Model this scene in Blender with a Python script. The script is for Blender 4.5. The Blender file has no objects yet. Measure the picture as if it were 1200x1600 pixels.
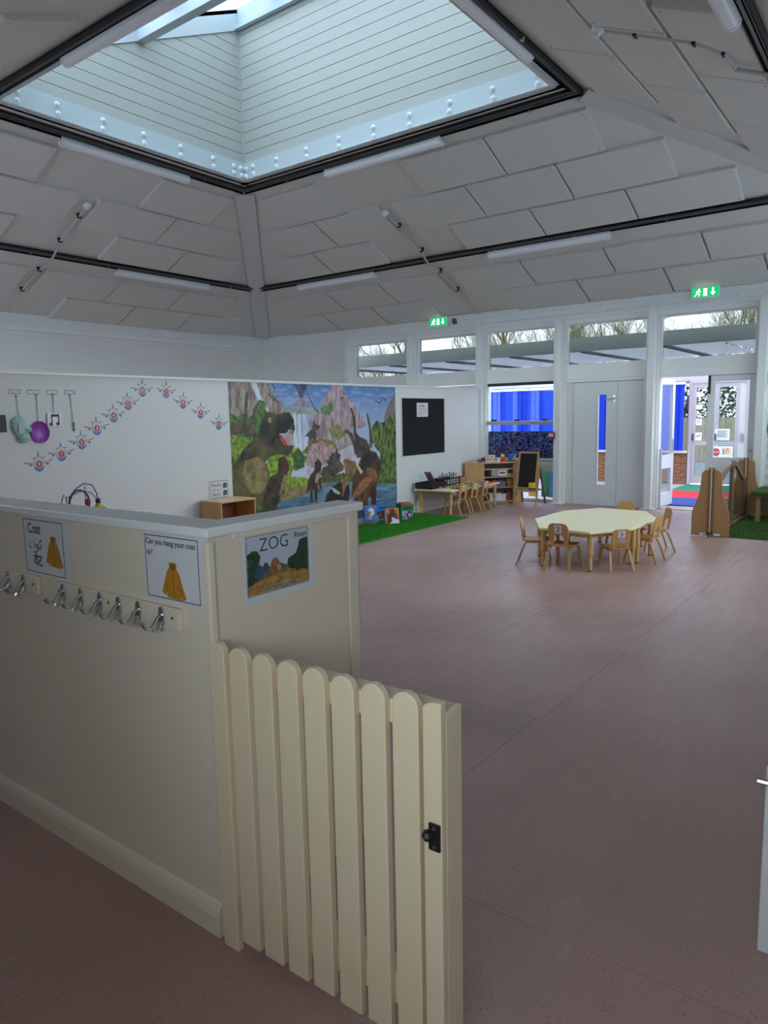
import bpy, bmesh, math, random
import numpy as np
from mathutils import Matrix, Vector

# ------------------------------------------------------------------ camera, world, exposure
scn = bpy.context.scene
COL = scn.collection
YAW, TILT, ROLL, EYE = 0.64498, -0.13293, -0.02059, 1.55
_F = Vector((math.cos(YAW)*math.cos(TILT), math.sin(YAW)*math.cos(TILT), math.sin(TILT)))
_R = Vector((math.sin(YAW), -math.cos(YAW), 0.0))
_U = _R.cross(_F)
_R2 = _R*math.cos(ROLL) + _U*math.sin(ROLL)
_U2 = -_R*math.sin(ROLL) + _U*math.cos(ROLL)
cam_data = bpy.data.cameras.new('camera')
cam = bpy.data.objects.new('camera', cam_data)
COL.objects.link(cam)
cam_data.sensor_fit = 'VERTICAL'
cam_data.sensor_height = 24.0
cam_data.sensor_width = 18.0
cam_data.lens = 16.7735
cam_data.clip_start = 0.02
cam_data.clip_end = 500
m = Matrix.Identity(4)
for i, v in enumerate((_R2, _U2, -_F)):
    for j in range(3):
        m[j][i] = v[j]
m[2][3] = EYE
cam.matrix_world = m
scn.camera = cam

world = bpy.data.worlds.new('overcast_sky')
scn.world = world
world.use_nodes = True
bg = world.node_tree.nodes['Background']
bg.inputs[0].default_value = (0.86, 0.94, 1.0, 1)     # even overcast sky
bg.inputs[1].default_value = 3.6
scn.view_settings.view_transform = 'Standard'
scn.view_settings.look = 'None'
scn.view_settings.gamma = 1.0
scn.view_settings.use_curve_mapping = False
scn.view_settings.exposure = 1.6
scn.cycles.use_denoising = True
scn.cycles.max_bounces = 10
scn.cycles.diffuse_bounces = 7
scn.cycles.glossy_bounces = 4
scn.cycles.transparent_max_bounces = 16
scn.cycles.sample_clamp_indirect = 8.0
scn.cycles.caustics_reflective = False
scn.cycles.caustics_refractive = False

def portal(name, loc, size, rot):
    l = bpy.data.lights.new(name, 'AREA')
    l.shape = 'RECTANGLE'; l.size, l.size_y = size
    l.cycles.is_portal = True
    o = bpy.data.objects.new(name, l); COL.objects.link(o)
    o.location = loc; o.rotation_euler = rot
    return o

# room constants (metres): X runs along the mural wall, Y along the window wall
XB, YA, YP, ZW = 11.634, 12.069, 6.44, 3.352
XN, YR = -0.5, -0.73
RX0, RX1, RY0, RY1, ZL = 3.90, 7.766, 3.138, 8.325, 4.951     # lantern rim, outer
IX0, IX1, IY0, IY1 = 4.05, 7.50, 3.37, 8.03                   # lantern opening
portal('lantern_daylight_portal', (5.78, 5.7, 5.35), (3.4, 4.6), (0, 0, 0))
portal('clerestory_daylight_portal', (11.85, 5.7, 2.67), (0.8, 7.6), (0, math.pi/2, 0))
portal('lower_window_daylight_portal', (12.6, 4.2, 1.2), (2.2, 4.8), (0, math.pi/2, 0))

# ------------------------------------------------------------------ helpers
rnd = random.Random(7)
def lin(c):
    return tuple(((x/255)/12.92 if x/255 <= 0.04045 else ((x/255+0.055)/1.055)**2.4) for x in c)

MATS = {}
def mat(name, col, rough=0.5, metal=0.0, var=0.06, scale=8.0, bump=0.0, bscale=60.0, spec=0.5, emit=0.0, stretch=None, detail=3.0, col2=None):
    """Principled material with a noise-driven tint and bump. col is linear."""
    if name in MATS: return MATS[name]
    mt = bpy.data.materials.new(name); mt.use_nodes = True
    nt = mt.node_tree; N = nt.nodes; L = nt.links
    b = N['Principled BSDF']
    b.inputs['Roughness'].default_value = rough
    b.inputs['Metallic'].default_value = metal
    b.inputs['Specular IOR Level'].default_value = spec
    tc = N.new('ShaderNodeTexCoord'); mp = N.new('ShaderNodeMapping')
    L.new(tc.outputs['Object'], mp.inputs[0])
    if stretch: mp.inputs['Scale'].default_value = stretch
    nz = N.new('ShaderNodeTexNoise'); nz.inputs['Scale'].default_value = scale; nz.inputs['Detail'].default_value = detail
    L.new(mp.outputs[0], nz.inputs[0])
    mx = N.new('ShaderNodeMix'); mx.data_type = 'RGBA'
    c2 = col2 if col2 else tuple(min(1, c*(1+var)) for c in col)
    c1 = col if col2 else tuple(c*(1-var) for c in col)
    mx.inputs[6].default_value = (*c1, 1); mx.inputs[7].default_value = (*c2, 1)
    L.new(nz.outputs[0], mx.inputs[0]); L.new(mx.outputs[2], b.inputs['Base Color'])
    if bump:
        n2 = N.new('ShaderNodeTexNoise'); n2.inputs['Scale'].default_value = bscale
        L.new(mp.outputs[0], n2.inputs[0])
        bp = N.new('ShaderNodeBump'); bp.inputs['Strength'].default_value = bump; bp.inputs['Distance'].default_value = 0.01
        L.new(n2.outputs[0], bp.inputs['Height']); L.new(bp.outputs[0], b.inputs['Normal'])
    if emit:
        b.inputs['Emission Color'].default_value = (*col, 1); b.inputs['Emission Strength'].default_value = emit
    MATS[name] = mt
    return mt

def wood(name, c1, c2, axis='X', rough=0.45, sc=6.0):
    st = {'X': (0.6, 6, 6), 'Y': (6, 0.6, 6), 'Z': (6, 6, 0.6)}[axis]
    return mat(name, c1, rough, col2=c2, scale=sc, stretch=st, detail=6.0)

def print_mat(name, rough=0.45):
    """flat print: colours come from the mesh's own colour attribute"""
    if name in MATS: return MATS[name]
    mt = bpy.data.materials.new(name); mt.use_nodes = True
    nt = mt.node_tree; b = nt.nodes['Principled BSDF']
    a = nt.nodes.new('ShaderNodeAttribute'); a.attribute_name = 'ink'
    nt.links.new(a.outputs['Color'], b.inputs['Base Color']); b.inputs['Roughness'].default_value = rough
    MATS[name] = mt
    return mt

def glass_mat(name, tint=(0.93, 0.97, 0.97), refl=0.05):
    """thin window pane: see-through with a weak mirror sheen"""
    if name in MATS: return MATS[name]
    mt = bpy.data.materials.new(name); mt.use_nodes = True
    nt = mt.node_tree; N = nt.nodes; L = nt.links
    N.remove(N['Principled BSDF'])
    tr = N.new('ShaderNodeBsdfTransparent'); tr.inputs[0].default_value = (*tint, 1)
    gl = N.new('ShaderNodeBsdfGlossy'); gl.inputs['Roughness'].default_value = 0.03
    fr = N.new('ShaderNodeFresnel'); fr.inputs[0].default_value = 1.45
    mu = N.new('ShaderNodeMath'); mu.operation = 'MULTIPLY'; mu.inputs[1].default_value = refl*8
    mx = N.new('ShaderNodeMixShader')
    L.new(fr.outputs[0], mu.inputs[0]); L.new(mu.outputs[0], mx.inputs[0])
    L.new(tr.outputs[0], mx.inputs[1]); L.new(gl.outputs[0], mx.inputs[2])
    L.new(mx.outputs[0], N['Material Output'].inputs[0])
    MATS[name] = mt
    return mt

def translucent_mat(name, col, through=0.5, clear=0.0):
    if name in MATS: return MATS[name]
    mt = bpy.data.materials.new(name); mt.use_nodes = True
    nt = mt.node_tree; N = nt.nodes; L = nt.links
    N.remove(N['Principled BSDF'])
    d = N.new('ShaderNodeBsdfDiffuse'); t = N.new('ShaderNodeBsdfTranslucent'); tr = N.new('ShaderNodeBsdfTransparent')
    d.inputs[0].default_value = (*col, 1); t.inputs[0].default_value = (*col, 1); tr.inputs[0].default_value = (*col, 1)
    m1 = N.new('ShaderNodeMixShader'); m1.inputs[0].default_value = through
    m2 = N.new('ShaderNodeMixShader'); m2.inputs[0].default_value = clear
    L.new(d.outputs[0], m1.inputs[1]); L.new(t.outputs[0], m1.inputs[2])
    L.new(m1.outputs[0], m2.inputs[1]); L.new(tr.outputs[0], m2.inputs[2]); L.new(m2.outputs[0], N['Material Output'].inputs[0])
    MATS[name] = mt
    return mt

def frame(o, r, u):
    """matrix whose x = right, y = up, z = out of the surface"""
    r = Vector(r).normalized(); u = Vector(u).normalized(); n = r.cross(u)
    mm = Matrix.Identity(4)
    for i, v in enumerate((r, u, n)):
        for j in range(3): mm[j][i] = v[j]
    for j in range(3): mm[j][3] = o[j]
    return mm
def fY(x, z, y=YP): return frame((x, y, z), (1, 0, 0), (0, 0, 1))        # faces -Y
def fX(y, z, x=XB): return frame((x, y, z), (0, -1, 0), (0, 0, 1))      # faces -X
def fZ(x, y, z=0, rot=0): return Matrix.Translation((x, y, z)) @ Matrix.Rotation(rot, 4, 'Z')

class MB:
    def __init__(s, M=None): s.v = []; s.f = []; s.M = M
    def add(s, vs, fs, M=None):
        k = len(s.v); mm = M or s.M
        for p in vs:
            q = Vector(p)
            if mm is not None: q = mm @ q
            s.v.append(tuple(q))
        s.f += [tuple(i+k for i in f) for f in fs]
        return s
    def box(s, x0, x1, y0, y1, z0, z1, M=None):
        return s.add([(x0,y0,z0),(x1,y0,z0),(x1,y1,z0),(x0,y1,z0),(x0,y0,z1),(x1,y0,z1),(x1,y1,z1),(x0,y1,z1)],
                     [(0,3,2,1),(4,5,6,7),(0,1,5,4),(1,2,6,5),(2,3,7,6),(3,0,4,7)], M)
    def prism(s, poly, z0, z1, M=None):
        n = len(poly)
        a = sum(poly[i][0]*poly[(i+1)%n][1]-poly[(i+1)%n][0]*poly[i][1] for i in range(n))
        if a < 0: poly = poly[::-1]
        vs = [(x,y,z0) for x,y in poly]+[(x,y,z1) for x,y in poly]
        fs = [tuple(range(n))[::-1], tuple(range(n,2*n))]+[(i,(i+1)%n,(i+1)%n+n,i+n) for i in range(n)]
        return s.add(vs, fs, M)
    def flat(s, poly, z=0.0, M=None):
        n = len(poly)
        a = sum(poly[i][0]*poly[(i+1)%n][1]-poly[(i+1)%n][0]*poly[i][1] for i in range(n))
        if a < 0: poly = poly[::-1]
        return s.add([(x,y,z) for x,y in poly], [tuple(range(n))], M)
    def tube(s, pts, r, n=8, M=None, cap=True, flatten=None):
        """round bar along pts; r a number or a list"""
        P = [Vector(p) for p in pts]; k = len(P)
        rs = r if isinstance(r, (list, tuple)) else [r]*k
        vs = []; up0 = None
        for i in range(k):
            t = (P[min(i+1,k-1)]-P[max(i-1,0)])
            t = t.normalized() if t.length else Vector((0,0,1))
            ref = up0 if up0 is not None else (Vector((0,0,1)) if abs(t.z) < 0.9 else Vector((1,0,0)))
            a = t.cross(ref)
            if a.length < 1e-6: a = t.cross(Vector((0,1,0)))
            a.normalize(); b = a.cross(t); up0 = b
            for j in range(n):
                an = 2*math.pi*j/n
                vs.append(tuple(P[i]+(a*math.cos(an)+b*math.sin(an))*rs[i]))
        fs = []
        for i in range(k-1):
            for j in range(n):
                fs.append((i*n+j, i*n+(j+1)%n, (i+1)*n+(j+1)%n, (i+1)*n+j))
        if cap: fs += [tuple(range(n))[::-1], tuple(range((k-1)*n, k*n))]
        return s.add(vs, fs, M)
    def bar(s, pts, w, t, side, M=None):
        """flat bar along pts: width w along the side vector, thickness t"""
        P = [Vector(p) for p in pts]; k = len(P); sd = Vector(side).normalized(); vs = []
        for i in range(k):
            d = (P[min(i+1,k-1)]-P[max(i-1,0)]).normalized(); nn = d.cross(sd).normalized()
            for a, b in ((-1,-1),(1,-1),(1,1),(-1,1)):
                vs.append(tuple(P[i]+sd*(a*w/2)+nn*(b*t/2)))
        fs = [(0,1,2,3)[::-1], tuple(range((k-1)*4, k*4))]
        for i in range(k-1):
            for j in range(4): fs.append((i*4+j, i*4+(j+1)%4, (i+1)*4+(j+1)%4, (i+1)*4+j))
        return s.add(vs, fs, M)
    def lathe(s, prof, n=20, M=None):
        """profile (radius, height) about z"""
        vs = []; k = len(prof)
        for r, z in prof:
            for j in range(n): vs.append((r*math.cos(2*math.pi*j/n), r*math.sin(2*math.pi*j/n), z))
        fs = []
        for i in range(k-1):
            for j in range(n): fs.append((i*n+j, i*n+(j+1)%n, (i+1)*n+(j+1)%n, (i+1)*n+j))
        fs += [tuple(range(n))[::-1], tuple(range((k-1)*n, k*n))]
        return s.add(vs, fs, M)
    def ball(s, c, r, M=None, n=10, sq=(1,1,1)):
        vs = []; fs = []; h = max(4, n//2)
        for i in range(h+1):
            th = math.pi*i/h
            for j in range(n):
                ph = 2*math.pi*j/n
                vs.append((c[0]+r*sq[0]*math.sin(th)*math.cos(ph), c[1]+r*sq[1]*math.sin(th)*math.sin(ph), c[2]+r*sq[2]*math.cos(th)))
        for i in range(h):
            for j in range(n): fs.append((i*n+j, (i+1)*n+j, (i+1)*n+(j+1)%n, i*n+(j+1)%n))
        return s.add(vs, fs, M)
    def mesh(s, name, smooth=False):
        me = bpy.data.meshes.new(name); me.from_pydata(s.v, [], s.f); me.validate(); me.update()
        bm = bmesh.new(); bm.from_mesh(me); bmesh.ops.recalc_face_normals(bm, faces=bm.faces[:]) if not getattr(s, 'open', False) else None
        bm.to_mesh(me); bm.free()
        if smooth:
            me.polygons.foreach_set('use_smooth', [True]*len(me.polygons))
            try: me.set_sharp_from_angle(angle=math.radians(40))
            except Exception: pass
        return me
    def build(s, name, mt, parent=None, smooth=False, bevel=0.0, **tags):
        return put(name, s.mesh(name, smooth), mt, parent, bevel=bevel, **tags)

def put(name, me, mt, parent=None, M=None, bevel=0.0, label=None, cat=None, group=None, kind=None):
    o = bpy.data.objects.new(name, me); COL.objects.link(o)
    if mt is not None and not me.materials: me.materials.append(mt)
    if parent is not None: o.parent = parent
    if M is not None: o.matrix_local = M
    if bevel:
        b = o.modifiers.new('edge_rounding', 'BEVEL'); b.width = bevel; b.segments = 2; b.limit_method = 'ANGLE'; b.harden_normals = False
    return tag(o, label, cat, group, kind)
def tag(o, label=None, cat=None, group=None, kind=None):
    if label: o['label'] = label
    if cat: o['category'] = cat
    if group: o['group'] = group
    if kind: o['kind'] = kind
    return o
def thing(name, M, label=None, cat=None, group=None, kind=None):
    o = bpy.data.objects.new(name, None); COL.objects.link(o)
    o.empty_display_size = 0.05
    o.matrix_world = M if isinstance(M, Matrix) else Matrix.Translation(M)
    return tag(o, label, cat, group, kind)
def copy_tree(o, parent=None, M=None):
    c = o.copy(); COL.objects.link(c)
    if parent is not None: c.parent = parent
    if M is not None: c.matrix_world = M
    for ch in o.children: copy_tree(ch, c)
    return c

TXT = {}
def text_mesh(body, size, align='CENTER', bold=0.0, shear=0.0, extr=0.0):
    key = (body, size, align, bold, shear)
    if key in TXT: return TXT[key]
    cu = bpy.data.curves.new('lettering', 'FONT'); cu.body = body; cu.size = size; cu.align_x = align; cu.align_y = 'CENTER'
    cu.offset = bold; cu.shear = shear; cu.extrude = extr; cu.resolution_u = 3
    o = bpy.data.objects.new('lettering', cu); COL.objects.link(o)
    me = bpy.data.meshes.new_from_object(o.evaluated_get(bpy.context.evaluated_depsgraph_get()))
    bpy.data.objects.remove(o); me.materials.clear(); me.name = 'lettering'
    TXT[key] = me
    return me
def text(name, body, size, mt, parent, x, y, z, align='CENTER', bold=0.0, shear=0.0, sx=1.0):
    me = text_mesh(body, size, align, bold, shear)
    if not me.materials: me.materials.append(mt)
    elif me.materials[0] != mt:
        me = me.copy(); me.materials.clear(); me.materials.append(mt)
    return put(name, me, None, parent, M=Matrix.Translation((x, y, z)) @ Matrix.Diagonal((sx, 1, 1, 1)))

# ---- painter for flat prints
class Canvas:
    def __init__(s, w, h, nx, seed=1):
        s.w, s.h, s.nx = w, h, nx; s.ny = max(2, int(round(nx*h/w)))
        s.X, s.Y = np.meshgrid(np.linspace(0, w, s.nx+1), np.linspace(0, h, s.ny+1))
        s.c = np.ones(s.X.shape+(3,)); s.r = np.random.RandomState(seed)
    def noise(s, fx, fy, octv=3):
        out = np.zeros(s.X.shape); amp = 1; tot = 0
        for o in range(octv):
            g = s.r.rand(int(s.h*fy)+3, int(s.w*fx)+3)
            x = s.X*fx; y = s.Y*fy; i = x.astype(int); j = y.astype(int); a = x-i; b = y-j
            a = a*a*(3-2*a); b = b*b*(3-2*b)
            out += amp*((g[j,i]*(1-a)+g[j,i+1]*a)*(1-b)+(g[j+1,i]*(1-a)+g[j+1,i+1]*a)*b)
            tot += amp; amp *= 0.6; fx *= 2; fy *= 2
        return out/tot
    def poly(s, pts, wob=0.0):
        x = s.X; y = s.Y
        if wob:
            x = x+(s.noise(3/wob*0.1, 3/wob*0.1)-0.5)*wob; y = y+(s.noise(3/wob*0.1, 3/wob*0.1)-0.5)*wob
        ins = np.zeros(s.X.shape, bool); n = len(pts)
        for i in range(n):
            (x1, y1), (x2, y2) = pts[i], pts[(i+1)%n]
            if y1 == y2: continue
            ins ^= ((y1 > y) != (y2 > y)) & (x < (x2-x1)*(y-y1)/(y2-y1)+x1)
        return ins
    def disc(s, cx, cy, r, ry=None): return ((s.X-cx)/r)**2+((s.Y-cy)/(ry or r))**2 < 1
    def line(s, pts, w):
        mk = np.zeros(s.X.shape, bool)
        for (x1, y1), (x2, y2) in zip(pts[:-1], pts[1:]):
            dx, dy = x2-x1, y2-y1; L2 = dx*dx+dy*dy+1e-9
            t = np.clip(((s.X-x1)*dx+(s.Y-y1)*dy)/L2, 0, 1)
            mk |= (s.X-x1-t*dx)**2+(s.Y-y1-t*dy)**2 < w*w/4
        return mk
    def fill(s, mk, col, col2=None, nz=None, a=1.0):
        c = np.array(lin(col))
        if col2 is not None:
            t = np.clip((nz-0.5)*2.2+0.5, 0, 1)[..., None]; c = c*(1-t)+np.array(lin(col2))*t
        else: c = np.broadcast_to(c, s.c.shape)
        s.c[mk] = s.c[mk]*(1-a)+c[mk]*a
    def mesh(s, name, z=0.0, x0=0.0, y0=0.0):
        nx, ny = s.nx+1, s.ny+1
        co = np.zeros((ny*nx, 3)); co[:,0] = s.X.ravel()+x0; co[:,1] = s.Y.ravel()+y0; co[:,2] = z
        i = (np.arange(ny-1)[:,None]*nx+np.arange(nx-1)[None,:]).ravel()
        q = np.stack([i, i+1, i+nx+1, i+nx], 1)
        me = bpy.data.meshes.new(name)
        me.vertices.add(len(co)); me.vertices.foreach_set('co', co.ravel())
        me.loops.add(q.size); me.loops.foreach_set('vertex_index', q.ravel())
        me.polygons.add(len(q)); me.polygons.foreach_set('loop_start', np.arange(len(q))*4)
        me.update(calc_edges=True)
        at = me.color_attributes.new('ink', 'FLOAT_COLOR', 'POINT')
        rgba = np.ones((len(co), 4)); rgba[:,:3] = np.clip(s.c.reshape(-1,3), 0, 1)
        at.data.foreach_set('color', rgba.ravel())
        return me

# ------------------------------------------------------------------ materials
WALL   = mat('painted_plaster_white', (0.75,0.755,0.76), 0.55, var=0.025, scale=2.0, bump=0.05, bscale=40)
CEIL   = mat('painted_ceiling_board', (0.66,0.65,0.62), 0.75, var=0.04, scale=1.5, bump=0.05, bscale=30)
TRIM   = mat('gloss_painted_timber', (0.74,0.76,0.77), 0.32, var=0.02, scale=3.0)
GATEP  = mat('warm_lit_cream_gate', (0.80,0.665,0.47), 0.38, var=0.03, scale=5.0, bump=0.03, bscale=50)  # cream paint made warmer to stand in for warm light on the gate
CREAM  = mat('cream_gloss_paint', (0.79,0.69,0.565), 0.38, var=0.03, scale=5.0, bump=0.03, bscale=50)
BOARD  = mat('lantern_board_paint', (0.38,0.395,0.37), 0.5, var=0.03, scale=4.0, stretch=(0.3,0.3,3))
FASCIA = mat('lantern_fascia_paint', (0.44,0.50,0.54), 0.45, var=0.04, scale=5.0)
BLACK  = mat('black_plastic', (0.012,0.012,0.013), 0.4, var=0.2)
TRAY   = mat('dark_steel_tray', (0.02,0.021,0.022), 0.45, 0.3, var=0.3, scale=5)
CABLE  = mat('grey_cable_sheath', (0.10,0.10,0.105), 0.5, var=0.2)
PLASTIC= mat('white_plastic', (0.80,0.82,0.85), 0.35, var=0.02)
DIFFUSER = mat('opal_diffuser', (0.86,0.88,0.92), 0.3, var=0.02)
STEEL  = mat('brushed_steel', (0.55,0.56,0.57), 0.3, 1.0, var=0.08, scale=30)
CHROME = mat('worn_chrome', (0.6,0.63,0.65), 0.18, 1.0, var=0.1, scale=20)
GREYBAND = mat('grey_green_beam_paint', (0.50,0.56,0.54), 0.55, var=0.06)
BIRCH  = wood('birch_ply', lin((214,178,128)), lin((190,148,98)), 'Z')
BIRCHX = wood('birch_ply_top', lin((236,224,190)), lin((226,212,172)), 'X')
BEECH  = wood('beech_bentwood', lin((206,160,104)), lin((182,134,80)), 'Z')
BEECHD = wood('beech_leg', lin((196,156,106)), lin((170,128,82)), 'Z')
OAK    = wood('play_panel_ply', lin((176,134,92)), lin((150,110,72)), 'Z')
OAKD   = wood('play_frame_timber', lin((126,100,76)), lin((104,80,58)), 'Z')
PAPER  = mat('laminated_paper', (0.72,0.72,0.76), 0.3, var=0.02)
INK    = mat('black_ink', (0.012,0.012,0.014), 0.5, var=0.05)
MUSTARD= mat('mustard_print', lin((190,132,34)), 0.45, var=0.15, scale=60)
MUSTARD2= mat('mustard_shade_print', lin((140,92,26)), 0.45, var=0.1, scale=60)
GLASS  = glass_mat('window_glass')
LGLASS = glass_mat('weathered_roof_glazing', (0.57,0.62,0.65), 0.05)
TGLASS = glass_mat('dimming_wall_glazing', (0.36,0.375,0.375), 0.05)  # grey tint added to dim the sky and lobby light through these panes

# ------------------------------------------------------------------ floor: vinyl sheets with seams
def floor_mat():
    mt = bpy.data.materials.new('mauve_vinyl'); mt.use_nodes = True
    nt = mt.node_tree; N = nt.nodes; L = nt.links; b = N['Principled BSDF']
    tc = N.new('ShaderNodeTexCoord')
    n1 = N.new('ShaderNodeTexNoise'); n1.inputs['Scale'].default_value = 0.9; n1.inputs['Detail'].default_value = 5
    n2 = N.new('ShaderNodeTexNoise'); n2.inputs['Scale'].default_value = 120; n2.inputs['Detail'].default_value = 2
    mp = N.new('ShaderNodeMapping'); mp.inputs['Rotation'].default_value = (0,0,0.5); mp.inputs['Scale'].default_value = (1.2,7,1)
    n3 = N.new('ShaderNodeTexNoise'); n3.inputs['Scale'].default_value = 2.2; n3.inputs['Detail'].default_value = 6
    vo = N.new('ShaderNodeTexVoronoi'); vo.inputs['Scale'].default_value = 42
    for n in (n1, n2, vo): L.new(tc.outputs['Object'], n.inputs['Vector'])
    L.new(tc.outputs['Object'], mp.inputs[0]); L.new(mp.outputs[0], n3.inputs['Vector'])
    def ramp(src, p0, c0, p1, c1):
        r = N.new('ShaderNodeValToRGB'); r.color_ramp.elements[0].position = p0; r.color_ramp.elements[1].position = p1
        r.color_ramp.elements[0].color = (*c0,1); r.color_ramp.elements[1].color = (*c1,1); L.new(src, r.inputs[0]); return r.outputs[0]
    base = ramp(n1.outputs[0], 0.35, (0.355,0.21,0.183), 0.68, (0.455,0.28,0.25))
    def mul(a, b_, f=1.0):
        x = N.new('ShaderNodeMix'); x.data_type = 'RGBA'; x.blend_type = 'MULTIPLY'; x.inputs[0].default_value = f
        L.new(a, x.inputs[6]); L.new(b_, x.inputs[7]); return x.outputs[2]
    c = mul(base, ramp(n2.outputs[0], 0.3, (0.90,0.90,0.90), 0.7, (1.08,1.08,1.08)))
    c = mul(c, ramp(vo.outputs['Distance'], 0.09, (0.5,0.47,0.47), 0.14, (1,1,1)))     # dark chips in the vinyl
    x = N.new('ShaderNodeMix'); x.data_type = 'RGBA'
    L.new(ramp(n3.outputs[0], 0.62, (0,0,0), 0.76, (0.30,0.30,0.30)), x.inputs[0]); L.new(c, x.inputs[6]); x.inputs[7].default_value = (0.60,0.46,0.445,1)   # scuffs
    L.new(x.outputs[2], b.inputs['Base Color'])
    L.new(ramp(n3.outputs[0], 0.3, (0.34,)*3, 0.7, (0.48,)*3), b.inputs['Roughness'])
    b.inputs['Specular IOR Level'].default_value = 0.95
    bp = N.new('ShaderNodeBump'); bp.inputs['Strength'].default_value = 0.02; bp.inputs['Distance'].default_value = 0.004
    L.new(n2.outputs[0], bp.inputs['Height']); L.new(bp.outputs[0], b.inputs['Normal'])
    return mt
FLOOR = floor_mat()
SEAM = mat('seam_dirt', (0.05,0.04,0.038), 0.8)
fl = MB().box(XN-0.1, XB+0.35, YR-0.1, YA+0.1, -0.12, -0.004).build('floor', SEAM, kind='structure')
G = 0.0008
xs = [XN-0.1, 1.848, 3.245, 4.72, 6.345, XB+0.35]
for i in range(len(xs)-1):
    a, b = xs[i], xs[i+1]
    cuts = [YR-0.1, YA+0.1]
    if i == 1: cuts = [YR-0.1, 1.495, 1.722, YA+0.1]
    if i in (2, 3): cuts = [YR-0.1, 1.468, 2.33, YA+0.1]
    if i == 4: cuts = [YR-0.1, 1.44, 1.53, YA+0.1]
    for c0, c1 in zip(cuts[:-1], cuts[1:]):
        MB().box(a+G, b-G, c0+G, c1-G, -0.004, 0.0).build('vinyl_sheet', FLOOR, fl)

# ------------------------------------------------------------------ outer walls
def brick_paint(name, col, mortar_dark=0.92, scale=1.0):
    mt = bpy.data.materials.new(name); mt.use_nodes = True
    nt = mt.node_tree; N = nt.nodes; L = nt.links; b = N['Principled BSDF']
    tc = N.new('ShaderNodeTexCoord'); mp = N.new('ShaderNodeMapping'); mp.inputs['Rotation'].default_value = (math.pi/2,0,0)
    sep = N.new('ShaderNodeSeparateXYZ'); cmb = N.new('ShaderNodeCombineXYZ'); ad = N.new('ShaderNodeMath')
    L.new(tc.outputs['Object'], sep.inputs[0]); L.new(sep.outputs[0], ad.inputs[0]); L.new(sep.outputs[1], ad.inputs[1])
    L.new(ad.outputs[0], cmb.inputs[0]); L.new(sep.outputs[2], cmb.inputs[1])
    br = N.new('ShaderNodeTexBrick'); br.inputs['Scale'].default_value = 1.0
    br.inputs['Brick Width'].default_value = 0.225; br.inputs['Row Height'].default_value = 0.075; br.inputs['Mortar Size'].default_value = 0.005
    br.inputs['Color1'].default_value = (*col,1); br.inputs['Color2'].default_value = (*[c*0.96 for c in col],1); br.inputs['Mortar'].default_value = (*[c*mortar_dark for c in col],1)
    L.new(cmb.outputs[0], br.inputs[0]); L.new(br.outputs[0], b.inputs['Base Color']); b.inputs['Roughness'].default_value = 0.5
    bp = N.new('ShaderNodeBump'); bp.inputs['Strength'].default_value = 0.6; bp.inputs['Distance'].default_value = 0.006; bp.invert = True
    L.new(br.outputs['Fac'], bp.inputs['Height']); L.new(bp.outputs[0], b.inputs['Normal'])
    return mt
BRICKP = brick_paint('white_painted_brickwork', (0.74,0.75,0.75))
MB().box(XN-0.1, XB+0.25, YA, YA+0.25, 0, ZW).build('wall_left', BRICKP, kind='structure')
# unseen window strips added in the two walls behind the camera for more daylight
def pierced_wall(name, M_, L_, H_, holes, first):
    """local x along the wall, y up, z into the room; holes = (x0, x1, z0, z1)"""
    w_ = thing(name, M_, kind='structure')
    xs_ = sorted({0.0, L_} | {h[0] for h in holes} | {h[1] for h in holes})
    for a, b in zip(xs_[:-1], xs_[1:]):
        hs = sorted([(h[2], h[3]) for h in holes if h[0] <= a+1e-6 and h[1] >= b-1e-6]); z = 0.0
        for z0, z1 in hs+[(H_, H_)]:
            if z0-z > 0.01: MB().box(a, b, z, z0, -0.2, 0.0).build('wall_panel', WALL, w_)
            z = z1
    for i, (a, b, z0, z1) in enumerate(holes):
        t = thing('window_%d' % (first+i), M_, kind='structure')  # added opening, out of view, sized for the light it brings
        MB().box(a, b, z0, z0+0.05, -0.14, 0.02).build('sill_rail', TRIM, t); MB().box(a, b, z1-0.05, z1, -0.14, 0.02).build('head_rail', TRIM, t)
        n_ = max(1, int(round((b-a)/1.5)))
        for q in range(n_+1):
            x = a+(b-a)*q/n_; MB().box(max(a, x-0.035), min(b, x+0.035), z0+0.05, z1-0.05, -0.14, 0.02).build('mullion', TRIM, t)
        for q in range(n_): MB().box(a+(b-a)*q/n_+0.035, a+(b-a)*(q+1)/n_-0.035, z0+0.05, z1-0.05, -0.08, -0.074).build('pane', GLASS, t)
        c_ = M_ @ Vector(((a+b)/2, (z0+z1)/2, -0.16)); n3 = (M_.to_3x3() @ Vector((0,0,1)))
        po = portal('added_window_portal', (0,0,0), (b-a, z1-z0), (0,0,0)); mm = M_.copy(); mm = mm @ Matrix.Rotation(math.pi, 4, 'X')
        mm.translation = c_; po.matrix_world = mm
pierced_wall('wall_near', frame((XN, YR-0.1, 0), (0,1,0), (0,0,1)), YA-YR+0.1, ZW, [(0.3, 1.75, 1.15, 1.95), (7.4, 12.6, 1.4, 3.05)], 8)
pierced_wall('wall_right', frame((XB+0.25, YR, 0), (-1,0,0), (0,0,1)), XB+0.25-XN, ZW, [(0.9, 6.3, 1.6, 3.05)], 10)
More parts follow.
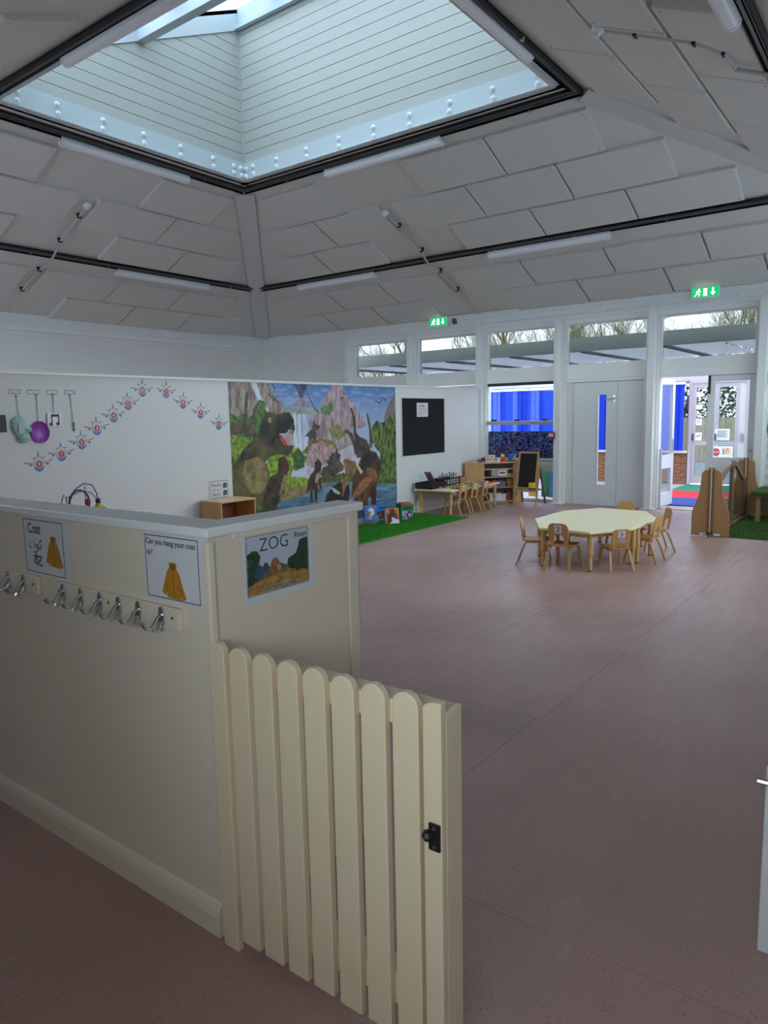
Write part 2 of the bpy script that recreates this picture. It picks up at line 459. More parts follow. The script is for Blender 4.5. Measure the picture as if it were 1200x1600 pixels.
# window wall: brick returns at both ends, brick below the two far windows, beam over the top
COLS = [9.52, 7.96, 6.453, 4.955, 3.43, 1.887]
ZB, ZT = 2.344, 2.999
wf = thing('wall_far', (XB, 5, 0), kind='structure')
def wpart(name, mb, mt, **k):
    o = mb.build(name, mt, **k); o.parent = wf; o.matrix_parent_inverse = wf.matrix_world.inverted(); return o
bpy.context.view_layer.update()
wpart('brickwork', MB().box(XB, XB+0.25, COLS[0]+0.06, YA, 0, ZW), BRICKP)
wpart('brickwork', MB().box(XB, XB+0.25, 6.53, COLS[0]-0.06, 0, 2.08), BRICKP)
wpart('brickwork', MB().box(XB+0.012, XB+0.25, YR, COLS[5]-0.07, 0, ZW-0.02), mat('mortar_paint', (0.56,0.57,0.575), 0.7))
BR = mat('painted_brick', (0.70,0.715,0.725), 0.45, var=0.05, scale=9)
bme = MB().box(-0.006, 0.004, -0.108, 0.108, -0.0335, 0.0335).mesh('brick')
k = 0
for r in range(44):
    for c in range(3):
        y = COLS[5]-0.07-0.11-c*0.226-(0.113 if r % 2 else 0)
        z = 0.04+r*0.0745
        o = put('brick', bme, BR); o.parent = wf; o.location = (XB+0.008-XB, y-5, z)
wpart('head_beam', MB().box(XB-0.03, XB+0.3, YR, COLS[0]+0.06, 3.07, ZW), TRIM)
wpart('head_beam_moulding', MB().box(XB-0.055, XB-0.03, YR, COLS[0]+0.3, 3.25, 3.30), TRIM)
wpart('head_beam_moulding', MB().box(XB-0.05, XB-0.03, YR, COLS[0]+0.06, 3.075, 3.105), TRIM)
wpart('cornice_board', MB().box(XB-0.025, XB, COLS[0]+0.06, YA, 3.12, ZW), TRIM)
o = MB().box(XN, XB, YA-0.03, YA, 3.10, ZW).build('trim_7', TRIM, kind='structure')
MB().box(XN, XB, YA-0.045, YA-0.03, 3.22, 3.235).build('moulding', TRIM, o)
for i, y in enumerate(COLS):
    z0 = 0 if i >= 2 else 2.0
    t = thing('trim_%d' % (i+1), (XB, y, 0), kind='structure')
    MB().box(-0.16, 0.16, -0.055, 0.055, z0, 3.08).build('post', TRIM, t, bevel=0.004)
    MB().box(-0.06, 0.16, 0.055, 0.085, z0, 3.07).build('post_bead', TRIM, t)
    MB().box(-0.06, 0.16, -0.085, -0.055, z0, 3.07).build('post_bead', TRIM, t)
    if z0 == 0: MB().box(-0.20, 0.0, -0.10, 0.10, 0, 0.02).build('plinth', TRIM, t, bevel=0.004)
# clerestory windows
for i in range(5):
    a, b = COLS[i]-0.085, COLS[i+1]+0.085          # a > b in Y
    w = a-b
    t = thing('window_%d' % (i+1), fX(a, 0, XB+0.02), kind='structure')
    e = 0.035
    MB().box(0, w, ZT, 3.07, -0.06, 0.05).build('head', TRIM, t)
    MB().box(0, e, ZB, ZT, -0.06, 0.03).build('jamb', TRIM, t)
    MB().box(w-e, w, ZB, ZT, -0.06, 0.03).build('jamb', TRIM, t)
    MB().box(0, w, 2.09, ZB, -0.06, 0.02).build('spandrel_panel', TRIM, t)
    MB().box(0, w, 2.095, 2.125, 0.02, 0.035).build('spandrel_bead', TRIM, t)
    MB().box(e, w-e, ZT-0.025, ZT, -0.055, -0.02).build('glazing_bead', TRIM, t)
    MB().box(e, w-e, ZB, ZT, -0.04, -0.034).build('pane', TGLASS, t)

# ------------------------------------------------------------------ lower bay 3 window
def film_mat():
    mt = bpy.data.materials.new('floral_window_film'); mt.use_nodes = True
    nt = mt.node_tree; N = nt.nodes; L = nt.links; b = N['Principled BSDF']
    tc = N.new('ShaderNodeTexCoord')
    vo = N.new('ShaderNodeTexVoronoi'); vo.inputs['Scale'].default_value = 34
    v2 = N.new('ShaderNodeTexVoronoi'); v2.inputs['Scale'].default_value = 60; v2.feature = 'DISTANCE_TO_EDGE'
    nz = N.new('ShaderNodeTexNoise'); nz.inputs['Scale'].default_value = 5
    for n in (vo, v2, nz): L.new(tc.outputs['Object'], n.inputs['Vector'])
    r = N.new('ShaderNodeValToRGB'); r.color_ramp.interpolation = 'CONSTANT'; el = r.color_ramp.elements
    cols = [(24,28,64),(60,90,200),(130,90,180),(36,110,120),(90,150,235),(180,90,150),(28,32,70),(70,170,150),(170,180,235)]
    el[0].color = (*lin(cols[0]),1); el[1].position = 1/9; el[1].color = (*lin(cols[1]),1)
    for q in range(2, 9):
        e = el.new(q/9); e.color = (*lin(cols[q]),1)
    sp = N.new('ShaderNodeSeparateColor'); L.new(vo.outputs['Color'], sp.inputs[0]); L.new(sp.outputs[0], r.inputs[0])
    r2 = N.new('ShaderNodeValToRGB'); r2.color_ramp.elements[0].position = 0.05; r2.color_ramp.elements[1].position = 0.12
    r2.color_ramp.elements[0].color = (0.03,0.035,0.10,1); r2.color_ramp.elements[1].color = (1,1,1,1); L.new(v2.outputs['Distance'], r2.inputs[0])
    mx = N.new('ShaderNodeMix'); mx.data_type = 'RGBA'; mx.blend_type = 'MULTIPLY'; mx.inputs[0].default_value = 0.9
    L.new(r.outputs[0], mx.inputs[6]); L.new(r2.outputs[0], mx.inputs[7]); L.new(mx.outputs[2], b.inputs['Base Color']); b.inputs['Roughness'].default_value = 0.35
    L.new(mx.outputs[2], b.inputs['Base Color'])
    # daylight glows through the thin film
    tl = N.new('ShaderNodeBsdfTranslucent'); L.new(mx.outputs[2], tl.inputs[0])
    ms = N.new('ShaderNodeMixShader'); ms.inputs[0].default_value = 0.4
    L.new(b.outputs[0], ms.inputs[1]); L.new(tl.outputs[0], ms.inputs[2]); L.new(ms.outputs[0], N['Material Output'].inputs[0])
    return mt
FILM = film_mat()
a, b = 6.385, 5.045; w = a-b
t = thing('window_6', fX(a, 0, XB+0.02), kind='structure')
DARKGAP = mat('dark_rubber_seal', (0.03,0.03,0.032), 0.6)
MB().box(0, w, 2.04, 2.092, -0.06, -0.01).build('head', DARKGAP, t)
MB().box(0, 0.03, 0.0, 2.05, -0.06, 0.02).build('jamb', TRIM, t)
MB().box(w-0.03, w, 0.0, 2.05, -0.06, 0.02).build('jamb', TRIM, t)
MB().box(0, w, 0.55, 0.77, -0.06, 0.02).build('mid_panel', TRIM, t)
MB().box(0, w, 0.74, 0.77, 0.02, 0.06).build('inner_sill', TRIM, t, bevel=0.004)
MB().box(0, w, 0.0, 0.055, -0.06, 0.02).build('bottom_rail', TRIM, t)
MB().box(0.03, w-0.03, 0.77, 2.04, -0.03, -0.024).build('pane', GLASS, t)
MB().box(0.03, w-0.03, 0.055, 0.55, -0.03, -0.024).build('pane', GLASS, t)
o = MB().box(-0.01, w+0.01, 1.355, 1.42, -0.01, 0.05).build('sash_bar', mat('grey_sash_metal', (0.42,0.44,0.44), 0.4, 0.2), t, bevel=0.006)
for x in (0.16, 0.62, 1.14):
    MB().box(x-0.05, x+0.05, 1.42, 1.45, 0.0, 0.03).build('sash_catch', BLACK, o, bevel=0.004)
c = MB().box(0.03, w-0.03, 0.77, 1.235, -0.022, -0.019).build('window_film', FILM, t)
c['label'] = 'dark blue floral film on the lower pane'

# ------------------------------------------------------------------ closed double door (bay 4)
DOORP = mat('pale_blue_white_door_paint', (0.70,0.735,0.76), 0.38, var=0.02, scale=2)
t = thing('door_1', fX(4.89, 0, XB+0.02), kind='structure')
MB().box(0, 0.03, 0, 2.09, -0.08, 0.03).build('frame_jamb', TRIM, t, bevel=0.003)
MB().box(0.03, 0.155, 0, 2.045, -0.08, -0.01).build('frame_jamb', mat('jamb_board_paint', (0.68,0.67,0.65), 0.4), t)
MB().box(1.32, 1.38, 0, 2.09, -0.08, 0.03).build('frame_jamb', TRIM, t, bevel=0.003)
MB().box(0.03, 1.32, 2.045, 2.09, -0.08, 0.03).build('frame_head', TRIM, t, bevel=0.003)
MB().box(0.03, 1.32, 2.0, 2.10, -0.09, -0.05).build('door_stop', TRIM, t)
lf = thing('leaf', Matrix.Identity(4)); lf.parent = t
MB().box(0.16, 0.58, 0.008, 2.03, -0.045, 0.0).build('leaf_panel', DOORP, lf)
MB().box(0.72, 0.898, 0.008, 2.03, -0.045, 0.0).build('leaf_panel', DOORP, lf)
MB().box(0.58, 0.72, 0.008, 0.35, -0.045, 0.0).build('leaf_panel', DOORP, lf)
MB().box(0.58, 0.72, 1.83, 2.03, -0.045, 0.0).build('leaf_panel', DOORP, lf)
MB().box(0.58, 0.72, 0.345, 1.835, -0.026, -0.02).build('vision_glass', GLASS, lf)
vb = MB()
vb.box(0.565, 0.582, 0.33, 1.85, 0.0, 0.008); vb.box(0.718, 0.735, 0.33, 1.85, 0.0, 0.008)
vb.box(0.582, 0.718, 0.33, 0.352, 0.0, 0.008); vb.box(0.582, 0.718, 1.828, 1.85, 0.0, 0.008)
vb.build('vision_bead', DOORP, lf)
h = MB(); h.box(0.83, 0.87, 1.66, 1.82, 0, 0.008); h.tube([(0.85,1.76,0.008),(0.85,1.76,0.05),(0.835,1.76,0.055),(0.76,1.75,0.055),(0.73,1.77,0.055)], 0.011, 8)
h.ball((0.85,1.69,0.01), 0.015, n=8); h.build('lever_handle', STEEL, lf, smooth=True)
MB().box(0.904, 1.315, 0.008, 2.03, -0.045, 0.0).build('narrow_leaf', DOORP, t)

# ------------------------------------------------------------------ open double door (bay 5)
t = thing('door_2', fX(3.36, 0, XB+0.02), kind='structure')
MB().box(0, 0.035, 0, 2.09, -0.1, 0.03).build('frame_jamb', TRIM, t, bevel=0.003)
MB().box(1.40, 1.44, 0, 2.09, -0.1, 0.03).build('frame_jamb', TRIM, t, bevel=0.003)
MB().box(0.035, 1.40, 2.06, 2.10, -0.1, 0.03).build('frame_head', TRIM, t)
MB().box(0.74, 1.40, 2.03, 2.10, -0.10, -0.05).build('door_stop', TRIM, t)
MB().box(0.0, 1.44, 0, 0.012, -0.12, 0.02).build('threshold', mat('aluminium_threshold', (0.5,0.5,0.51), 0.35, 0.7), t)
def glazed_leaf(name, w, hand, M, parent):
    lf = thing(name, Matrix.Identity(4)); lf.parent = parent; lf.matrix_local = M
    sgn = hand
    def bx(x0, x1, z0, z1, y0=-0.045, y1=0.0): return (min(sgn*x0, sgn*x1), max(sgn*x0, sgn*x1), z0, z1, y0, y1)
    MB().box(*bx(0, 0.10, 0.01, 2.05)).build('stile', DOORP, lf, bevel=0.003)
    MB().box(*bx(w-0.10, w, 0.01, 2.05)).build('stile', DOORP, lf, bevel=0.003)
    MB().box(*bx(0.10, w-0.10, 1.965, 2.05)).build('top_rail', DOORP, lf)
    MB().box(*bx(0.10, w-0.10, 0.62, 0.835)).build('lock_rail', DOORP, lf)
    MB().box(*bx(0.10, w-0.10, 0.01, 0.22)).build('bottom_rail', DOORP, lf)
    MB().box(*bx(0.10, w-0.10, 0.835, 1.965, -0.026, -0.02)).build('pane', GLASS, lf)
    MB().box(*bx(0.10, w-0.10, 0.22, 0.62, -0.026, -0.02)).build('pane', GLASS, lf)
    return lf
# right leaf shut, hinged on the right jamb
r = glazed_leaf('leaf', 0.665, -1, Matrix.Translation((1.40, 0, 0)), t)
MB().box(-0.665, -0.63, 1.78, 2.055, 0.0, 0.012).build('flush_bolt', BLACK, r)
MB().box(-0.06, -0.01, 0.93, 0.945, 0.0, 0.03).build('brass_stop', mat('old_brass', (0.35,0.25,0.10), 0.4, 0.9), r)
# left leaf swung outwards into the lobby
ml = Matrix.Translation((0.03, 0, -0.02)) @ Matrix.Rotation(math.radians(86), 4, 'Y')
l = glazed_leaf('leaf', 0.69, 1, ml, t)
MB().box(0.60, 0.66, 0.86, 1.08, 0, 0.01).build('lock_plate', STEEL, l)
c_ = MB().box(0.055, 0.095, 0.0, 0.95, 0.005, 0.03).build('finger_guard', mat('finger_guard_plastic', (0.55,0.58,0.60), 0.4), t)

# ------------------------------------------------------------------ ceiling slopes with panels, hips and soffit
ce = MB(); ce.open = True
R4 = [(RX0,RY0,ZL),(RX1,RY0,ZL),(RX1,RY1,ZL),(RX0,RY1,ZL)]
W4 = [(XN,YR,ZW),(XB,YR,ZW),(XB,YA,ZW),(XN,YA,ZW)]
I4 = [(IX0,IY0,ZL),(IX1,IY0,ZL),(IX1,IY1,ZL),(IX0,IY1,ZL)]
for i in range(4):
    j = (i+1) % 4
    ce.add([W4[i], W4[j], R4[j], R4[i]], [(0,1,2,3)])
    ce.add([R4[i], R4[j], I4[j], I4[i]], [(0,1,2,3)])
    up = Vector((0,0,0.25))
    ce.add([tuple(Vector(p)+up) for p in (W4[i], W4[j], R4[j], R4[i])], [(0,1,2,3)])
ceil = ce.build('ceiling', CEIL, kind='structure')
def slope(k):
    if k == 'A': o = (0, RY1, ZL); u = (1,0,0); d = Vector((0, YA-RY1, ZW-ZL))
    if k == 'B': o = (RX1, 0, ZL); u = (0,1,0); d = Vector((XB-RX1, 0, ZW-ZL))
    if k == 'D': o = (0, RY0, ZL); u = (1,0,0); d = Vector((0, YR-RY0, ZW-ZL))
    if k == 'E': o = (RX0, 0, ZL); u = (0,1,0); d = Vector((XN-RX0, 0, ZW-ZL))
    v = d.normalized(); u = Vector(u); n = u.cross(v)
    if n.z > 0: n = -n
    mm = Matrix.Identity(4)
    for i, q in enumerate((u, v, n)):
        for j in range(3): mm[j][i] = q[j]
    for j in range(3): mm[j][3] = o[j]
    return mm
SL = {k: slope(k) for k in 'ABDE'}
DARKSCREW = mat('dark_panel_screw', (0.06,0.06,0.06), 0.6)
PANELS = {
 'B': [(0.255,0.945,[(7.11,8.30),(4.43,5.66),(3.15,4.415)]),
       (0.965,1.645,[(7.77,8.96),(6.52,7.755),(5.07,6.30),(3.80,5.055),(2.51,3.785)]),
       (1.665,2.29,[(8.40,9.59),(7.17,8.385),(4.45,5.72),(3.16,4.435),(1.89,3.145)]),
       (2.795,3.465,[(9.05,10.27),(7.81,9.035),(6.57,7.795),(5.10,6.32),(3.81,5.085),(2.50,3.795),(1.22,2.485)]),
       (3.505,4.17,[(9.73,10.93),(8.48,9.715),(7.23,8.465),(4.46,5.72),(3.15,4.445),(1.85,3.135),(0.58,1.835)])],
 'A': [(0.245,0.90,[(6.49,7.72),(3.74,4.985)]),
       (0.925,1.59,[(5.90,7.16),(7.175,8.40),(4.40,5.645),(3.13,4.385)]),
       (1.615,2.235,[(6.555,7.83),(7.845,9.07),(3.80,5.05)]),
       (2.71,3.36,[(4.46,5.72),(5.965,7.245),(7.26,8.55),(8.565,9.80)]),
       (3.395,4.06,[(6.615,7.915),(7.93,9.20),(9.215,10.455),(3.85,5.10)])],
 'D': [(0.25,0.915,[(6.50,7.75),(5.24,6.485)]),
       (0.935,1.56,[(7.13,8.38),(5.865,7.115),(4.60,5.85)]),
       (1.58,2.20,[(6.66,7.91),(7.925,9.175),(5.40,6.645)]),
       (2.75,3.42,[(7.9,9.15),(6.6,7.85),(5.3,6.55)])],
 'E': [(0.30,0.97,[(7.0,8.2),(5.75,6.985)]), (0.99,1.66,[(7.9,9.1),(6.6,7.885)])],
}
TH = 0.05
pm = {}
for k, rows in PANELS.items():
    for (s0, s1, cols) in rows:
        for (u0, u1) in cols:
            key = (round(u1-u0-0.012, 2), round(s1-s0-0.016, 2))
            if key not in pm:
                hw, hs, b = key[0]/2, key[1]/2, 0.009
                mb = MB(); vs = []
                for q, c, z in ((0,0,0.0),(0,0,TH-0.006),(b,b,TH)):
                    vs += [(-hw+q,-hs+c,z),(hw-q,-hs+c,z),(hw-q,hs-c,z),(-hw+q,hs-c,z)]
                fs = [(0,3,2,1),(8,9,10,11)]
                for l_ in (0,4):
                    for j in range(4): fs.append((l_+j, l_+(j+1)%4, l_+4+(j+1)%4, l_+4+j))
                mb.add(vs, fs); nb_ = len(mb.f)
                for ax, ay in ((-1,-1),(1,-1),(1,1),(-1,1)):          # screw heads
                    sx, sy = ax*(hw-0.055), ay*(hs-0.05); mb.prism([(sx+0.008*math.cos(a), sy+0.008*math.sin(a)) for a in (0,1.05,2.1,3.14,4.19,5.24)], TH-0.001, TH+0.001)
                pme = mb.mesh('ceiling_panel'); pme.materials.append(CEIL); pme.materials.append(DARKSCREW)
                for q_, pl_ in enumerate(pme.polygons):
                    if q_ >= nb_: pl_.material_index = 1
                pm[key] = pme
            o = put('ceiling_panel', pm[key], CEIL, ceil)
            o.matrix_world = SL[k] @ Matrix.Translation(((u0+u1)/2, (s0+s1)/2, 0))
# hip boards and wall-edge trims
HIP = mat('hip_board_paint', (0.60,0.60,0.595), 0.6, var=0.03)
for i in range(4):
    a, b = Vector(R4[i]), Vector(W4[i])
    d = (b-a).normalized(); side = d.cross(Vector((0,0,1))).normalized()
    L_ = (b-a).length
    hb = MB().bar([a+d*0.05+Vector((0,0,-0.03)), a+d*(L_-0.12)+Vector((0,0,-0.03))], 0.29, 0.09, side)
    hb.build('hip_board', HIP, ceil, bevel=0.005)

# ------------------------------------------------------------------ roof lantern: boarded walls, bolted fascia, sloping glazing
lan = thing('window_7', (0,0,0), kind='structure')
ZF = 5.20
RK = 0.457                                   # rake of the glazing: low on the near side, high on the far side
def ztop(x): return 5.38+(x-IX0)*RK
LX0, LX1, LY0, LY1 = IX0-0.02, IX1+0.10, IY0-0.10, IY1+0.10
def lwall(Mw, length, z0, z1a, z1b, n0, span):
    """boards on one wall; local x along the wall, y up, z into the lantern; the top rakes from z1a (x=0) to z1b (x=length)"""
    BH = 0.143; z = z0; k = 0
    while z < max(z1a, z1b)-0.01:
        za, zb = z, z+BH-0.007
        def lim(zz):      # x range in which this height is below the rake
            if abs(z1b-z1a) < 1e-6: return (0, length)
            xx = (zz-z1a)/(z1b-z1a)*length
            return (max(0, xx), length) if z1b > z1a else (0, min(length, xx))
        if abs(z1b-z1a) < 1e-6:
            poly = [(0,za),(length,za),(length,min(zb,z1a)),(0,min(zb,z1a))]
        else:
            a0, a1 = lim(za); b0, b1 = lim(min(zb, max(z1a, z1b)))
            poly = [(a0,za),(a1,za),(b1,min(zb,max(z1a,z1b))),(b0,min(zb,max(z1a,z1b)))]
        if poly[1][0]-poly[0][0] > 0.03:
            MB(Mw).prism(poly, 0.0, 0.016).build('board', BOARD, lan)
        z += BH; k += 1
ZH = ztop(LX1)
M_far = frame((LX1, LY1, 0), (0,-1,0), (0,0,1))
M_left = frame((LX0, LY1, 0), (1,0,0), (0,0,1))
M_right = frame((LX1, LY0, 0), (-1,0,0), (0,0,1))
M_near = frame((LX0, LY0, 0), (0,1,0), (0,0,1))
lx, ly = LX1-LX0, LY1-LY0
lwall(M_far, ly, ZF, ZH, ZH, 0, 0)
lwall(M_left, lx, ZF, ztop(LX0), ZH, 0, 0)
lwall(M_right, lx, ZF, ZH, ztop(LX0), 0, 0)
DK = mat('dark_board_joint', (0.16,0.17,0.165), 0.8)
for Mw, ln, za, zb in ((M_far, ly, ZH, ZH), (M_left, lx, ztop(LX0), ZH), (M_right, lx, ZH, ztop(LX0)), (M_near, ly, ztop(LX0), ztop(LX0))):
    MB(Mw).prism([(-0.1,ZL),(ln+0.1,ZL),(ln+0.1,zb+0.2),(-0.1,za+0.2)], -0.06, 0.001).build('backing', DK, lan)
for Mw in (M_left, M_right):                # raking fascia above the boards
    za, zb = (ztop(LX0), ZH) if Mw is M_left else (ZH, ztop(LX0))
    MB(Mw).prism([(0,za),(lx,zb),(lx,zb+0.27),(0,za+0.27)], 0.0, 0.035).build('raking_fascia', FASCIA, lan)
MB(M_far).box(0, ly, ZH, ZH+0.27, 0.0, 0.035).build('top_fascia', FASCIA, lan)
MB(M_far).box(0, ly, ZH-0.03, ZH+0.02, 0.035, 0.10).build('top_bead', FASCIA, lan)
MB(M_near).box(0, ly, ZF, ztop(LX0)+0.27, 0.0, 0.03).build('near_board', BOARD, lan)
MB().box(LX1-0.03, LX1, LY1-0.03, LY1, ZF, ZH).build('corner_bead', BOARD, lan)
bolt_me = MB().lathe([(0.034,0),(0.034,0.008),(0.02,0.014),(0.02,0.03),(0.012,0.034)], 8).mesh('bolt', True)
BOLT = mat('painted_bolt', (0.72,0.78,0.80), 0.4, var=0.1, scale=30)
for Mw, ln in ((M_far, ly), (M_left, lx), (M_right, lx), (M_near, ly)):
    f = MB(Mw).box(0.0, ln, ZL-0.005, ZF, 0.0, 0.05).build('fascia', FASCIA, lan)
    xsb = [0.10, 0.25] + [0.72+0.56*q for q in range(int((ln-1.3)/0.56)+1)] + [ln-0.25, ln-0.10]
    for xb in xsb:
        for zb in (ZL+0.07, ZL+0.17):
            o = put('bolt', bolt_me, BOLT, f); o.matrix_world = Mw @ Matrix.Translation((xb+rnd.uniform(-.01,.01), zb+rnd.uniform(-.008,.008), 0.05))
    bpy.context.view_layer.update()
# purlin and glazing
zr = ztop(5.93)
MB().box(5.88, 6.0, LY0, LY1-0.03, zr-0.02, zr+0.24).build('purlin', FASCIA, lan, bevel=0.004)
npn = 6
for q in range(npn):
    y0 = LY0+ly*q/npn; y1 = LY0+ly*(q+1)/npn
    for a, b in ((LX0, 5.94), (5.94, LX1)):
        g = MB(); z0, z1 = ztop(a)+0.27, ztop(b)+0.27
        vs = [(a,y0+0.03,z0),(b,y0+0.03,z1),(b,y1-0.03,z1),(a,y1-0.03,z0)]
        vs += [(x,y,z+0.008) for x,y,z in vs]
        g.add(vs, [(0,3,2,1),(4,5,6,7),(0,1,5,4),(1,2,6,5),(2,3,7,6),(3,0,4,7)]).build('pane', LGLASS, lan)
for q in range(npn+1):
    y = LY0+ly*q/npn
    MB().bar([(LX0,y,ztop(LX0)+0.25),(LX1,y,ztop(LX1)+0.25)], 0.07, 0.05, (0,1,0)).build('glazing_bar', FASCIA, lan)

# ------------------------------------------------------------------ mural partition
wm = MB().box(XN, XB-0.1, YP, YP+0.10, 0, 1.985).build('wall_middle', WALL, kind='structure')  # out-of-view end run on to the near wall to keep window light out
MB().box(XN, XB-0.1, YP-0.022, YP+0.122, 1.985, 2.010).build('top_trim', TRIM, wm, bevel=0.003)
o = MB().box(8.95, XB-0.1, YP-0.014, YP, 0, 0.09).build('baseboard_middle', TRIM, bevel=0.004, kind='structure')
# ------------------------------------------------------------------ coat partition (front) with a short return
XF, YF, ZC = 1.267, 1.569, 1.253
wfnt = MB().box(XF+0.012, XF+0.105, YF+0.012, YP-0.03, 0, ZC-0.03).build('wall_front', CREAM, kind='structure')
MB().box(XF+0.105, 1.925, YF+0.012, YF+0.075, 0, ZC-0.03).build('return_panel', CREAM, wfnt)
MB().box(1.885, 1.935, YF+0.004, YF+0.012, 0, ZC-0.03).build('end_stile', CREAM, wfnt, bevel=0.002)
MB().box(1.935, 1.958, YF+0.02, YF+0.075, 0, ZC-0.03).build('end_board', mat('end_board_paint', (0.60,0.57,0.52), 0.45), wfnt)
MB().box(XF+0.004, XF+0.03, YF+0.004, YF+0.03, 0, ZC-0.04).build('corner_bead', CREAM, wfnt, bevel=0.006)
cap = MB()
cap.prism([(XF-0.004,YF-0.004),(1.962,YF-0.004),(1.962,YF+0.115),(XF+0.135,YF+0.115),(XF+0.135,YP-0.03),(XF-0.004,YP-0.03)], ZC-0.03, ZC)
cap.build('cap', mat('grey_white_cap_paint', (0.84,0.86,0.88), 0.35, var=0.03, scale=6), wfnt, bevel=0.006)
MB().box(XF+0.10, 1.93, YF+0.002, YF+0.012, ZC-0.042, ZC-0.03).build('cap_bead', CREAM, wfnt)
bb = MB()
bb.add([(XF-0.006,y,0) for y in ()], [])
prof = [(0.012,0),(-0.006,0),(-0.006,0.062),(-0.002,0.082),(0.006,0.098),(0.012,0.104)]
n = len(prof)
bb.add([(XF+a,1.60,z) for a,z in prof]+[(XF+a,YP-0.03,z) for a,z in prof], [tuple(range(n)), tuple(range(n,2*n))]+[(i,(i+1)%n,(i+1)%n+n,i+n) for i in range(n)])
bb.build('baseboard_front', CREAM, kind='structure')

# ------------------------------------------------------------------ picket gate in line with the coat wall
GX = 1.262
gt = thing('picket_gate', (GX, 1.48, 0), 'cream painted picket gate with rounded tops and a black latch', 'gate')
def picket(y0, y1, z0, z1, half=False):
    w = y1-y0; r = w/2; poly = [(y0,z0),(y1,z0)]
    if half: poly += [(y1, z1-r*0.8)] + [(y0+w-w*1.0*(1-math.cos(a)), z1-r*0.8+r*0.8*math.sin(a)) for a in [math.pi/2*q/6 for q in range(1,7)]]
    else: poly += [((y0+y1)/2+r*math.cos(a), z1-r+r*math.sin(a)) for a in [math.pi*q/12 for q in range(13)]]
    mm = Matrix(((0,0,1,0),(1,0,0,-1.48),(0,1,0,0),(0,0,0,1)))
    return MB(mm).prism(poly, 0.0, 0.022)
for q in range(7):
    yc = 1.462-q*0.0932
    picket(yc-0.0365, yc+0.0365, 0.035+0.004*math.sin(q*3), 0.930).build('picket', GATEP, gt, bevel=0.003)
picket(0.806, 0.855, 0.035, 0.924, True).build('picket', GATEP, gt, bevel=0.003)
MB().box(0.022, 0.088, 0.823-1.48, 1.503-1.48, 0.835, 0.895).build('top_rail', GATEP, gt, bevel=0.004)
MB().box(0.022, 0.088, 0.823-1.48, 1.503-1.48, 0.10, 0.18).build('bottom_rail', GATEP, gt, bevel=0.004)
MB().box(0.0225, 0.045, 0.8225-1.48, 0.85-1.48, 0.04, 0.835).build('end_stile', GATEP, gt)
MB().box(0.022, 0.09, 0.806-1.48, 0.822-1.48, 0.035, 0.895).build('end_board', GATEP, gt, bevel=0.003)
la = MB().box(-0.007, 0.0, 0.808-1.48, 0.838-1.48, 0.575, 0.640).build('latch', BLACK, gt, bevel=0.002)
MB().ball((-0.010, 0.838-1.48, 0.610), 0.014, n=8).build('latch_knob', BLACK, la)
for z in (0.585, 0.630): MB().lathe([(0.004,0),(0.004,0.002)], 8, Matrix.Translation((-0.007,0.822-1.48,z)) @ Matrix.Rotation(-math.pi/2,4,'Y')).build('screw', STEEL, la)
hp = thing('picket_gate_post', (GX, 1.53, 0), 'cream fixed picket where the gate meets the coat wall', 'post')
mm = Matrix(((0,0,1,0),(1,0,0,0),(0,1,0,0),(0,0,0,1)))
poly = [(-0.02,0.0),(0.042,0.0)]+[(0.011+0.031*math.cos(a), 0.905+0.031*math.sin(a)) for a in [math.pi*q/10 for q in range(11)]]
MB(mm).prism(poly, -0.008, 0.014).build('picket', GATEP, hp, bevel=0.003)
# white gate post on the right edge of the view
gp = thing('gate_post', (2.13, 0.19, 0), 'white boxed gate post with a silver bolt at the right edge', 'post')
MB().box(0.0, 0.10, -0.03, 0.10, 0.0, 0.56).build('post', TRIM, gp, bevel=0.004)
MB().box(-0.018, 0.0, -0.03, 0.06, 0.0, 0.55).build('face_board', TRIM, gp, bevel=0.003)
MB().box(-0.03, -0.018, 0.03, 0.085, 0.545, 0.60).build('keeper', BLACK, gp, bevel=0.002)
MB().tube([(-0.03,-0.02,0.53),(-0.03,0.115,0.53)], 0.008, 8).build('bolt', CHROME, gp, smooth=True)

